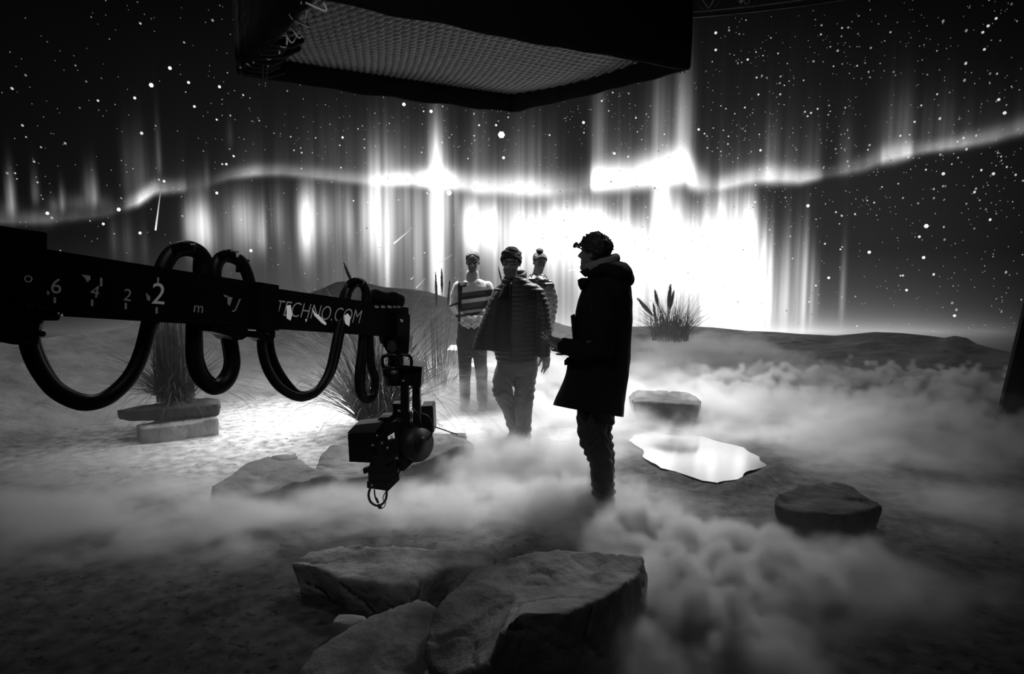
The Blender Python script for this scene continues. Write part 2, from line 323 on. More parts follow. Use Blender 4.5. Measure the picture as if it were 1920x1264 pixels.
def build_floor():
    nx, ny = 300, 230
    x = np.linspace(-9.5, 10.5, nx); y = np.linspace(-1.5, 13, ny)
    X, Y = np.meshgrid(x, y)
    d = pool_dist(X, Y)
    Z = .012 * vnoise(X, Y, 1.3, 2.) - .012
    Z = Z + .05 * np.exp(-((d - .13) / .10) ** 2) * np.clip(1 - (Y - 5.2) / .8, 0, 1) * (.7 + 1.2 * vnoise(X, Y, 4.0, 6.)) * (d > 0)
    Z = np.where(d < 0, -.016, Z)
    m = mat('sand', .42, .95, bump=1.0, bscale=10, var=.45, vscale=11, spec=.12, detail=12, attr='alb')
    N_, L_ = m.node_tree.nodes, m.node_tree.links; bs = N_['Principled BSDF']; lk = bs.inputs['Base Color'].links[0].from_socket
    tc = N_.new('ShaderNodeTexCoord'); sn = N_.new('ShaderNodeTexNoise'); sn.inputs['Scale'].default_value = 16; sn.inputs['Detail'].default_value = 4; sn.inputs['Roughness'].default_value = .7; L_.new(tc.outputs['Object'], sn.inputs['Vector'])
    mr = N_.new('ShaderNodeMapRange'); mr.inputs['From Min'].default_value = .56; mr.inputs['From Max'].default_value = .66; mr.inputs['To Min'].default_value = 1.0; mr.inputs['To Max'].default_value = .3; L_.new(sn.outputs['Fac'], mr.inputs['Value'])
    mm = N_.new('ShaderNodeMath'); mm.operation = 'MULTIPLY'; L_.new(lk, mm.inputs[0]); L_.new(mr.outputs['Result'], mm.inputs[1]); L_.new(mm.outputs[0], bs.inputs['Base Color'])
    A = np.full(X.shape, .075)  # dark base albedo also paints in the unlit front and outskirts
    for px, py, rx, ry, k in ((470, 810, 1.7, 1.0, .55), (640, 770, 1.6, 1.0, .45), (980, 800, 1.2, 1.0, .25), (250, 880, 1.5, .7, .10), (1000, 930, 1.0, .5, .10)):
        c = onz(px, py, 0); A += k * np.exp(-((X - c.x) / rx) ** 2 - ((Y - c.y) / ry) ** 2)  # pale sand patches that also paint in the brightly lit centre
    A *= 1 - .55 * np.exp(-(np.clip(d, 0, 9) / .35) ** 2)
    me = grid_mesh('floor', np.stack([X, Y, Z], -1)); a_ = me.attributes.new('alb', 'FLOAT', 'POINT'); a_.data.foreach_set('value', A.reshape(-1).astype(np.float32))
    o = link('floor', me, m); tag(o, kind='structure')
    # the pool: its own finely shored patch
    pts = []
    n = len(POOL)
    for i in range(n):
        a, b = POOL[i], POOL[(i + 1) % n]
        for k in range(6):
            p = a.lerp(b, k / 6); nn = noise.noise(Vector((p.x * 5, p.y * 5, 1))); t = (b - a).normalized()
            pts.append(Vector((p.x - t.y * nn * .06, p.y + t.x * nn * .06, .004)))
    wm = mat('pool_water', .02, .14, spec=1.0); wm.node_tree.nodes['Principled BSDF'].inputs['IOR'].default_value = 4.0
    N = wm.node_tree.nodes; nz = N.new('ShaderNodeTexNoise'); nz.inputs['Scale'].default_value = 5; bp = N.new('ShaderNodeBump'); bp.inputs['Strength'].default_value = .05
    wm.node_tree.links.new(nz.outputs['Fac'], bp.inputs['Height']); wm.node_tree.links.new(bp.outputs[0], N['Principled BSDF'].inputs['Normal'])
    py_obj('pool', pts, [tuple(range(len(pts)))], wm)
    tag(bpy.data.objects['pool'], 'shallow pool of water in the sand mirroring the bright sky', 'pool')
build_floor()
# ------------------------------------------------------------------ rocks
ROCK = mat('rock', .32, .9, bump=.7, bscale=22, var=.45, vscale=5, spec=.2, detail=8)
ROCKDARK = mat('rock_dark', .065, .9, bump=.7, bscale=22, var=.45, vscale=5, spec=.2, detail=8)
ROCKMID = mat('rock_mid', .11, .9, bump=.7, bscale=18, var=.4, vscale=7, spec=.15, detail=9)
ROCKPALE = mat('rock_pale', .42, .9, bump=.5, bscale=22, var=.3, vscale=5, spec=.2, detail=8)
def rock(label, top, voxel=.015, amp=.02, flare=1.0, zb=-.05, seed=1., m=None, cracks=(), group=None, sm=1, name='rock', dome=.0, zk=1.0):
    T = [onz(x, y, z * zk) for x, y, z in top]
    c = sum(T, Vector()) / len(T); c.z += dome
    bm = bmesh.new()
    rs = random.Random(int(seed)); n = len(T)
    def ring(fl, zf, jit): return [bm.verts.new(Vector((c.x + (p.x - c.x) * (fl + rs.uniform(-jit, jit)), c.y + (p.y - c.y) * (fl + rs.uniform(-jit, jit)), zb + (p.z - zb) * (zf + rs.uniform(-jit, jit))))) for p in T]
    tv = [bm.verts.new(p) for p in T]; mv = ring(lerp(1, flare, .2) + .015, .66, .025); bv = ring(flare, 0, .02); bv2 = bv
    cv = bm.verts.new(c)
    for i in range(n):
        j = (i + 1) % n
        bm.faces.new((tv[i], tv[j], cv)); bm.faces.new((tv[i], mv[i], mv[j], tv[j])); bm.faces.new((mv[i], bv[i], bv[j], mv[j]))
    bm.faces.new(bv[::-1])
    me = remesh(bm, voxel, sm)
    def fn(a):
        d = amp * .8 * fnoise(a, 2.6, seed, 4) + amp * .45 * fnoise(a, 9, seed + 5, 3)
        r = fnoise(a, 3.2, seed + 9, 2); d -= amp * .9 * np.exp(-(r / .035) ** 2)      # thin fissures
        return d
    displace(me, fn)
    o = link(name, me, m or ROCK); rebase(o)
    return tag(o, label, 'rock', group)
rock('broad flat dark slab with a notched back edge, lying beside the big boulder', [(541, 1056, .17), (583, 1027, .22), (652, 1016, .24), (686, 1017, .24), (694, 1028, .22), (737, 1023, .22), (817, 1031, .21), (856, 1028, .21), (912, 1031, .21), (929, 1041, .2), (930, 1055, .18), (892, 1066, .19), (840, 1064, .2), (777, 1096, .2), (733, 1101, .2), (638, 1084, .2), (588, 1060, .19)], amp=.018, flare=0.9, zk=0.82, seed=3.)
rock('large sloping boulder with a cracked top, biggest of the cluster of stones', [(793, 1212, .16), (802, 1170, .19), (817, 1138, .22), (836, 1110, .25), (872, 1081, .27), (896, 1060, .27), (931, 1057, .27), (967, 1045, .3), (1010, 1029, .34), (1042, 1026, .35), (1086, 1031, .34), (1149, 1035, .33), (1208, 1041, .33), (1197, 1075, .31), (1133, 1118, .33), (1054, 1150, .33), (979, 1148, .34), (930, 1190, .3), (918, 1240, .24), (850, 1270, .12), (806, 1255, .1)], amp=.014, flare=1.03, seed=11.)
rock('low dark slab sunk in the sand between the boulder and the flat slab', [(560, 1262, .03), (590, 1218, .05), (640, 1184, .07), (690, 1156, .09), (740, 1136, .11), (785, 1121, .13), (822, 1138, .13), (812, 1175, .12), (800, 1215, .12), (806, 1262, .1), (760, 1290, .05), (640, 1295, .03)], amp=.011, flare=1.08, seed=17.)
rock('small pale stone wedged under the edge of the broad flat slab', [(622, 1168, .07), (634, 1151, .08), (660, 1150, .08), (684, 1155, .08), (687, 1166, .07), (656, 1175, .06)], voxel=.01, amp=.006, flare=1.1, seed=23., m=ROCKPALE)
rock('dark angular rock standing alone between the fog bank and the pool shore', [(1452, 945, .17), (1457, 929, .21), (1498, 910, .25), (1536, 902, .27), (1549, 904, .26), (1565, 902, .27), (1588, 908, .26), (1632, 933, .24), (1656, 945, .2), (1629, 955, .22), (1584, 967, .23), (1546, 962, .23), (1508, 961, .22), (1475, 955, .18)], amp=.016, flare=.88, zk=.72, seed=31., m=ROCKDARK)
rock('blocky flat-topped rock rising from fog behind the man in the dark coat', [(1178, 742, .26), (1193, 731, .31), (1239, 732, .32), (1292, 735, .31), (1316, 752, .26), (1309, 760, .28), (1263, 757, .29), (1186, 752, .27)], amp=.016, flare=.76, zk=.85, seed=37., sm=1, m=ROCKDARK)
rock('pale wedge shaped slab with a peaked top on the open sand', [(396, 910, .19), (436, 885, .23), (461, 865, .27), (492, 858, .27), (554, 846, .27), (560, 857, .25), (576, 873, .23), (618, 886, .21), (616, 893, .2), (560, 902, .22), (515, 918, .17), (481, 928, .14), (410, 948, .1), (400, 936, .12)], amp=.016, flare=0.97, zk=0.72, seed=41., m=ROCKMID)
rock('long pale slab below the hanging film camera at the foot of the tall grass', [(591, 878, .17), (602, 854, .21), (619, 834, .24), (650, 829, .25), (745, 818, .25), (802, 811, .25), (841, 812, .24), (875, 823, .23), (888, 831, .2), (886, 838, .19), (858, 838, .21), (802, 861, .22), (743, 882, .22), (684, 893, .21), (641, 900, .2), (619, 892, .19)], amp=.016, flare=0.95, zk=0.66, seed=47., m=ROCKMID)
rock('small flat stone peeping over the far end of the long pale slab', [(842, 810, .17), (874, 811, .17), (876, 818, .16), (850, 817, .16)], voxel=.012, amp=.006, flare=1.15, seed=53., m=ROCKMID)
rock('upper flat slab under the reed clump, darker and longer than the one below', [(219, 768, .25), (237, 764, .26), (271, 758, .27), (332, 751, .28), (389, 746, .28), (412, 748, .28), (411, 757, .27), (350, 764, .26), (300, 768, .26), (240, 772, .25)], voxel=.016, amp=.010, flare=.97, zb=.15, seed=59., m=ROCKDARK)
rock('lower pale slab under the reed clump, half sunk in the sand', [(255, 797, .13), (300, 786, .15), (340, 780, .16), (405, 777, .16), (408, 784, .15), (350, 795, .13), (300, 802, .13), (265, 805, .12)], voxel=.016, amp=.010, flare=1.0, seed=61., m=ROCKPALE)
# ------------------------------------------------------------------ sand dunes at the foot of the screen
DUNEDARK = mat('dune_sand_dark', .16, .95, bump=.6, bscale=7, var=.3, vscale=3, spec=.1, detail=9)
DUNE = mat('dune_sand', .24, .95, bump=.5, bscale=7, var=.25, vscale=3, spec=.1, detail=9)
for m_ in (DUNE, DUNEDARK):
    for n_ in m_.node_tree.nodes:
        if n_.type == 'BUMP': n_.inputs['Distance'].default_value = .12; n_.inputs['Strength'].default_value = .8
        if n_.type == 'TEX_NOISE' and abs(n_.inputs['Scale'].default_value - 7) < .1:
            mp = m_.node_tree.nodes.new('ShaderNodeMapping'); mp.inputs['Scale'].default_value = (.35, .6, 1.6); lk = n_.inputs['Vector'].links[0].from_socket; m_.node_tree.links.new(lk, mp.inputs['Vector']); m_.node_tree.links.new(mp.outputs[0], n_.inputs['Vector'])
def dune(crest, off, length, seed, amp=.03, m=None, nph=260, nr=64):
    px0, px1 = crest[0][0], crest[-1][0]
    hits = [(wall_hit(x, y, WR - off)) for x, y in crest]
    phs, zs = zip(*hits); P = np.zeros((nr, nph, 3))
    for i in range(nph):
        ph = lerp(phs[0], phs[-1], i / (nph - 1)); zc = float(np.interp(ph, phs, zs))
        edge = smooth(min(i, nph - 1 - i) / 10)
        for k in range(nr):
            t = k / (nr - 1)
            if t < .2: r = lerp(WR - .04, WR - off, t / .2); h = zc * lerp(.75, 1, t / .2)
            else:
                q = (t - .2) / .8; r = WR - off - length * q; h = zc * ((1 - q) ** 1.35)
                X_, Y_ = ph * 5.5, q * length
                ripple = noise.ridged_multi_fractal(Vector((X_ * .8 + seed, Y_ * 1.6 + X_ * .5, seed)), 1., 2.1, 4, 1., 2.) - 1.0
                h += amp * (ripple + .35 * math.sin(q * 34 + 5 * noise.noise(Vector((X_ * .5, q * 3, seed))) + X_ * 1.5) * q) * smooth(q * 6) * (1 - q)
            P[k, i] = (WCX + r * math.sin(ph), WCY + r * math.cos(ph), h * edge - (.05 * max(0, (t - .9) / .1)) - .03 * (1 - edge))
    me = grid_mesh('dune_hill', P); o = link('dune_hill', me, m or DUNE); return tag(o, kind='structure')
dune([(-420, 690), (-120, 652), (0, 641), (50, 637), (100, 631), (140, 624), (152, 620), (165, 625), (180, 624), (230, 614), (265, 605), (320, 599), (380, 601), (440, 606), (520, 616), (580, 625)], .45, 1.9, 3., .11)
dune([(430, 606), (500, 577), (560, 555), (600, 541), (632, 527), (650, 526), (690, 530), (720, 537), (770, 541), (800, 545), (835, 556), (870, 568), (920, 585), (1000, 596), (1035, 601), (1060, 610), (1110, 620)], .25, 1.6, 8., .20)
dune([(980, 624), (1100, 617), (1190, 612), (1250, 611), (1290, 611), (1340, 614), (1400, 620), (1450, 622), (1500, 626), (1565, 629), (1600, 626), (1640, 622), (1690, 624), (1740, 629), (1770, 633), (1790, 629), (1812, 633), (1832, 645), (1870, 655), (1910, 663), (2000, 678)], .5, 1.9, 15., .10, DUNEDARK)
# ------------------------------------------------------------------ pampas grass
GRASS = mat('dry_grass', .16, .7, var=.4, vscale=20, spec=.3)
LEAF = mat('dark_leaf', .045, .7, var=.4, vscale=20, spec=.2)
PLUME = mat('plume', .06, .9, var=.3, vscale=30)
def blade(vs, fs, base, az, lean, L, droop, w, n=7, vaz=0.):
    d = Vector((math.cos(az), math.sin(az), 0)); side = Vector((-d.y, d.x, 0)); side = (side + d * .6).normalized()
    b0 = len(vs); p = base.copy(); th = lean
    for i in range(n + 1):
        t = i / n; ww = w * (1 - t * .93) * .5
        vs.append(p - side * ww); vs.append(p + side * ww)
        p = p + (Vector((0, 0, 1)) * math.cos(th) + d * math.sin(th)) * (L / n); th += droop / n * (.4 + 1.2 * t)
    for i in range(n): k = b0 + 2 * i; fs.append((k, k + 1, k + 3, k + 2))
def plume(parent, tip, foot, r, rs):
    """feathery seed head on its stem: short hairs all round the upper stem"""
    vs, fs = [], []; ax = (tip - foot); L = ax.length; ax.normalize(); s, u = frame(ax, Vector((1, 0, 0)))
    for k in range(int(150)):
        t = rs.random() ** .8; rr = r * math.sin(math.pi * (.12 + .86 * t)) ** .7
        a = rs.uniform(0, 6.283); o_ = s * math.cos(a) + u * math.sin(a); b = foot + ax * (L * t)
        e = b + o_ * rr + ax * (L * .16); wv = ax.cross(o_) * (r * .16); i = len(vs)
        vs += [b - wv, b + wv, e]; fs.append((i, i + 1, i + 2))
    bm = bmesh.new(); rounded(bm, [foot, foot.lerp(tip, .35), foot.lerp(tip, .7), tip], [r * .25, r * .55, r * .45, r * .1], Vector((1, 0, 0)), 8)
    b = len(vs); bm.verts.index_update(); vs += [v.co.copy() for v in bm.verts]; fs += [tuple(b + v.index for v in f.verts) for f in bm.faces]; bm.free()
    return py_obj('plume', vs, fs, PLUME, parent)
def clump(label, base, up, arch, plumes, seed, spread, group='pampas grass clumps on the set', stub=None):
    rs = random.Random(seed); root = empty('pampas_grass', base, label, 'plant', group)
    vs, fs = [], []
    n, L0, L1, ln, wd = up
    for k in range(n):
        a = rs.uniform(0, 6.283); q = rs.random() ** .5 * spread; bp = base + Vector((math.cos(a) * q, math.sin(a) * q * .8, -.02))
        blade(vs, fs, bp, a + rs.gauss(0, .6), abs(rs.gauss(0, ln)), rs.uniform(L0, L1), rs.uniform(-.02, .15), wd * rs.uniform(.6, 1.3), 5)
    if vs: py_obj('stems', vs, fs, GRASS if n > 300 else LEAF, root)
    vs, fs = [], []
    n, L0, L1, l0, l1, dr, wd = arch
    for k in range(n):
        a = rs.uniform(0, 6.283); q = rs.random() ** .5 * spread; bp = base + Vector((math.cos(a) * q, math.sin(a) * q * .8, rs.uniform(0, .12)))
        blade(vs, fs, bp, a + rs.gauss(0, .4), rs.uniform(l0, l1), rs.uniform(L0, L1), dr * rs.uniform(.5, 1.4), wd * rs.uniform(.6, 1.3), 9)
    py_obj('leaves', vs, fs, LEAF, root)
    for i, (tx, ty, fx, fy, dy, r) in enumerate(plumes):
        tip, foot = at(tx, ty, base.y + dy), at(fx, fy, base.y + dy)
        plume(root, tip, foot, r, rs)
        bm = bmesh.new(); P = catmull([base + Vector((rs.gauss(0, .04), rs.gauss(0, .04), 0)), base.lerp(foot, .55) + Vector((0, 0, .05)), foot, foot.lerp(tip, .3)], 5)
        loft(bm, P, [.004] * len(P), Vector((1, 0, 0)), 5); bm_obj('stalk', bm, GRASS, root)
    return root
clump('tall upright reed clump with a skirt of arching blades on stacked slabs', onz(322, 752, .26) + Vector((0, .08, .0)), (380, .7, 1.1, .06, .013), (330, .5, 1.0, .55, 1.45, 1.4, .013), [], 3, .17)
clump('big arching pampas clump behind the hanging film camera', onz(708, 798, 0), (150, .8, 1.15, .12, .009), (520, .9, 1.75, .25, 1.05, 1.45, .014), [(646, 497, 660, 530, 0, .03), (684, 545, 690, 575, .1, .025)], 5, .17)
clump('thin reeds with three dark seed heads beside the woman in the striped sweater', onz(826, 752, 0), (150, .6, 1.15, .09, .007), (170, .4, .9, .1, .9, 1.2, .009), [(817, 517, 819, 575, 0, .028), (828, 508, 829, 548, .05, .025), (843, 530, 840, 575, -.05, .026), (851, 540, 848, 580, .08, .02)], 8, .16)
clump('spiky pampas clump silhouetted on the dune crest against the glow', at(1256, 636, 9.6), (150, .35, .75, .2, .014), (200, .4, .85, .3, 1.1, 1.0, .014), [(1197, 562, 1222, 590, -.05, .05), (1228, 546, 1234, 574, .05, .045), (1225, 572, 1230, 602, .0, .035), (1257, 537, 1253, 575, 0, .05), (1263, 548, 1256, 580, .1, .045)], 12, .26)
clump('few reeds with a single seed head behind the man in the beanie', at(952, 690, 7.9), (24, .6, 1.0, .08, .006), (20, .4, .8, .1, .6, 1.0, .005), [(935, 503, 941, 530, 0, .018)], 15, .08)
# ------------------------------------------------------------------ overhead soft light, truss, black flag, step box
BLACK = mat('black_cloth', .006, .9, bump=.3, bscale=12, spec=.15)
def soft_light():
    zb = 3.2
    Lc, Fc, Rc, Nc = onz(449, 142, zb), onz(960, 211, zb), onz(1291, 131, zb), onz(588, -4, zb)
    ctr = (Lc + Fc + Rc + Nc) / 4
    root = empty('hanging_soft_light', Vector((ctr.x, ctr.y, zb)), 'huge black skirted overhead soft light with a quilted cloth underside', 'light')
    cor = [Lc, Fc, Rc, Nc]; rs = random.Random(2)
    for i in range(4):
        a, b = cor[i], cor[(i + 1) % 4]; n = 26; vs, fs = [], []
        out = (b - a).cross(Vector((0, 0, 1))).normalized()
        if out.dot(a - ctr) < 0: out = -out
        for k in range(n + 1):
            t = k / n; p = a.lerp(b, t); sag = -.018 * math.sin(math.pi * t) + .018 * noise.noise(Vector((t * 9 + i * 7, 1, 2)))
            for j, (z, o_) in enumerate(((zb + 1.9, .0), (zb + .9, .02), (zb + .25, .03), (zb + .02, .02), (zb + sag, 0), (zb + sag + .004, -.02), (zb + .22, -.03))):
                wv = .012 * noise.noise(Vector((t * 22 + i * 3, j * .4, 5)))
                vs.append(Vector((p.x, p.y, z)) + out * (o_ + wv))
        for k in range(n):
            for j in range(6): q = k * 7 + j; fs.append((q, q + 7, q + 8, q + 1))
        py_obj('skirt', vs, fs, BLACK, root, True)
    # quilted cloth: rows of stitched pads, sagging a little
    nu, nv = 340, 220; P = np.zeros((nv, nu, 3)); cu, cv_ = 46, 30
    U, V = np.meshgrid(np.linspace(0.02, .98, nu), np.linspace(0.02, .98, nv))
    row = np.floor(V * cv_); uu = U * cu + .5 * (row % 2)
    pad = (np.abs(np.sin(np.pi * uu)) * np.abs(np.sin(np.pi * V * cv_))) ** .55
    sag = .13 * np.sin(np.pi * U) ** .8 * np.sin(np.pi * V) ** .8 + .05 * np.sin(np.pi * V) * np.sin(2.2 * np.pi * U + 1)
    A, B, C, D_ = [np.array(c) for c in (Lc, Fc, Rc, Nc)]
    for i in range(3):
        P[..., i] = (A[i] * (1 - U) + B[i] * U) * (1 - V) + (D_[i] * (1 - U) + C[i] * U) * V
    P[..., 2] = zb + .20 - sag - .022 * pad
    me = grid_mesh('quilted_cloth', P); me.flip_normals()
    q = mat('quilt', .05, .38, bump=.15, bscale=60, spec=.5)
    link('quilted_cloth', me, q, root)
    cord = mat('cord', .8, .6)
    # lacing along the corner edge
    for k in range(15):
        t = k / 14; b = Lc.lerp(Nc, .06 + .9 * t) + Vector((.05, -.05, -.01)); bm = bmesh.new()
        if k < 8: 
            w1 = Vector((rs.uniform(.12, .28), rs.uniform(-.02, .1), rs.uniform(.02, .1)))
            rounded(bm, [b, b + w1 * .6 + Vector((0, 0, -.02)), b + w1], [.03, .035, .022], Vector((0, 0, 1)), 8); bm_obj('tie_tab', bm, BLACK, root, True); bm = bmesh.new()
        P_ = catmull([b + Vector((rs.uniform(-.06, .02), 0, rs.uniform(-.03, .05))), b + Vector((rs.uniform(-.02, .08), 0, rs.uniform(-.08, .08))), b + Vector((rs.uniform(.0, .1), .05, rs.uniform(-.06, .08)))], 5)
        loft(bm, P_, [.006] * len(P_), Vector((0, 0, 1)), 5); bm_obj('lacing_cord', bm, cord, root, True)
    for x, y, l in ((493, 118, 30), (500, 118, 42), (955, 193, 14), (967, 194, 14), (985, 192, 12), (990, 190, 12), (1275, 128, 10), (1283, 127, 10)):
        bm = bmesh.new(); dY = onz(x, y, zb).y - .03; P_ = [at(x + (k % 2), y + l * k / 3, dY) for k in range(4)]
        loft(bm, P_, [.004] * 4, Vector((1, 0, 0)), 5); bm_obj('loose_cord', bm, mat('cord_dim', .12, .7) if x < 900 else BLACK, root)
    for x, y in ((966, 69), (1095, 169)):
        c = onz(x, y, zb + .1); c = EYE + (c - EYE) * .985; bm = bmesh.new(); n = 14
        P_ = [c + Vector((.022 * math.cos(k / n * 6.283), 0, .022 * math.sin(k / n * 6.283))) for k in range(n + 1)]
        loft(bm, P_, [.005] * (n + 1), Vector((0, 1, 0)), 6); bm_obj('eyelet', bm, cord, root, True)
soft_light()
def truss():
    steel = mat('truss_steel', .30, .45, .6)
    root = empty('hanging_lighting_truss', wall_pt(.3, 5.62, WR + .25), 'dark lattice lighting truss above the top edge of the screen', 'truss')
    rs = random.Random(4); a0, a1 = .02, .95; n = 26
    for r, z in ((WR + .15, 5.55), (WR + .15, 6.05), (WR + .6, 5.6), (WR + .6, 6.05)):
        bm = bmesh.new(); P_ = [wall_pt(lerp(a0, a1, k / 40), z, r) for k in range(41)]; loft(bm, P_, [.022] * 41, Vector((0, 0, 1)), 8); bm_obj('chord', bm, steel, root, True)
    for k in range(n):
        for r in (WR + .15, WR + .6):
            bm = bmesh.new(); f = lerp(a0, a1, k / n); f2 = lerp(a0, a1, (k + 1) / n); z0, z1 = (5.57, 6.05) if k % 2 else (6.05, 5.57)
            bar(bm, wall_pt(f, z0, r), wall_pt(f2, z1, r), .013); bm_obj('brace', bm, steel, root, True)
    for f, l in ((.06, .4), (.10, .25), (.2, .5), (.33, .4)):
        bm = bmesh.new(); bar(bm, wall_pt(f, 5.6, WR + .1), wall_pt(f + .03, 5.6 + l, WR + .1), .03); bm_obj('lamp_bracket', bm, steel, root, True)
truss()
def flag():
    root = empty('black_flag_board', at(1960, 830, 6.3), 'tall leaning black board at the edge of the set in the fog', 'board')
    o = [(1871, 792), (1885, 735), (1926, 565), (1985, 320), (2200, 320), (2200, 830), (1880, 826)]
    bm = bmesh.new(); prism(bm, [at(x, y, 6.3) for x, y in o], [at(x, y, 6.3) + Vector((.02, .07, 0)) for x, y in o]); bevel(bm, .008); bm_obj('panel', bm, BLACK, root)
    bm = bmesh.new(); bar(bm, at(2010, 420, 6.4), Vector((at(2080, 800, 6.9).x, 7.0, 0)), .025); bm_obj('strut', bm, BLACK, root)
flag()
def step_box():
    pale = mat('pale_paint', .62, .7, bump=.1, bscale=30)
    def bx_(x0, x1, ytop, Y, dp, z0=0):
        a, b = at(x0, ytop, Y), at(x1, ytop, Y); bm = bmesh.new(); box(bm, ((a.x + b.x) / 2, Y + dp / 2, (a.z + z0) / 2), (b.x - a.x, dp, a.z - z0)); bevel(bm, .012); return bm
    root = empty('step_box', Vector((at(925, 660, 8.1).x, 8.1, 0)), 'low white step box behind the two women', 'platform')
    bm_obj('upper_step', bx_(838, 1016, 656, 8.1, .4), pale, root); bm_obj('lower_step', bx_(866, 1014, 687, 7.85, .25), pale, root)
step_box()
# ------------------------------------------------------------------ telescopic camera crane
AP0 = Vector((-1.758, 2.6, 0)); AD = Vector((1.069, 1.6, 0)); AN = Vector((1.6, -1.069, 0)).normalized()
def arm(px, py, off=0.):
    d = ray(px, py); return EYE + d * ((AN.dot(AP0) + off - AN.dot(EYE)) / AN.dot(d))
METAL = mat('black_metal', .007, .38, .3, spec=.5, bump=.05, bscale=60)
RUBBER = mat('black_rubber', .005, .5, spec=.4)
PRINT = mat('white_print', .75, .6); PRINT.node_tree.nodes['Principled BSDF'].inputs['Emission Color'].default_value = (1, 1, 1, 1); PRINT.node_tree.nodes['Principled BSDF'].inputs['Emission Strength'].default_value = .05  # slight self-glow stands in for front light on the lettering
PRINTDIM = mat('dim_print', .35, .6); PRINTDIM.node_tree.nodes['Principled BSDF'].inputs['Emission Color'].default_value = (1, 1, 1, 1); PRINTDIM.node_tree.nodes['Principled BSDF'].inputs['Emission Strength'].default_value = .02  # faint self-glow in place of light falling on the dimmer marks
PRINTMID = mat('thin_print', .5, .6); PRINTMID.node_tree.nodes['Principled BSDF'].inputs['Emission Color'].default_value = (1, 1, 1, 1); PRINTMID.node_tree.nodes['Principled BSDF'].inputs['Emission Strength'].default_value = .05  # thin lettering, also lifted by a little emission instead of front light
PATCH = mat('bright_patch', .8, .5); PATCH.node_tree.nodes['Principled BSDF'].inputs['Emission Color'].default_value = (1, 1, 1, 1); PATCH.node_tree.nodes['Principled BSDF'].inputs['Emission Strength'].default_value = .25  # brightness of arm patches and label plate put in as emission
SHINY = mat('bright_metal', .7, .25, 1.0)
def text_obj(s, p0, p1, nrm, mat_, parent, height=None, shear=0., name='lettering', thin=0.):
    """flat raised lettering whose baseline runs from p0 to p1"""
    cu = bpy.data.curves.new('t', 'FONT'); cu.body = s; cu.extrude = .0; cu.offset = thin; cu.shear = shear; cu.size = 1
    t = bpy.data.objects.new('t', cu); COL.objects.link(t)
    dg = bpy.context.evaluated_depsgraph_get(); me = bpy.data.meshes.new_from_object(t.evaluated_get(dg)); bpy.data.objects.remove(t); bpy.data.curves.remove(cu)
    a = verts_np(me); w_ = a[:, 0].max() - a[:, 0].min(); h_ = a[:, 1].max()
    x = (p1 - p0); sx = x.length / w_; x.normalize(); y = nrm.cross(x).normalized()
    if y.z < 0: y = -y
    sy = sx if height is None else height / h_
    a0 = a[:, 0].min(); V = np.array([list(p0 + x * float((q[0] - a0) * sx) + y * float(q[1] * sy)) for q in a]); set_np(me, V); me.materials.clear()
    return link(name, me, mat_, parent)
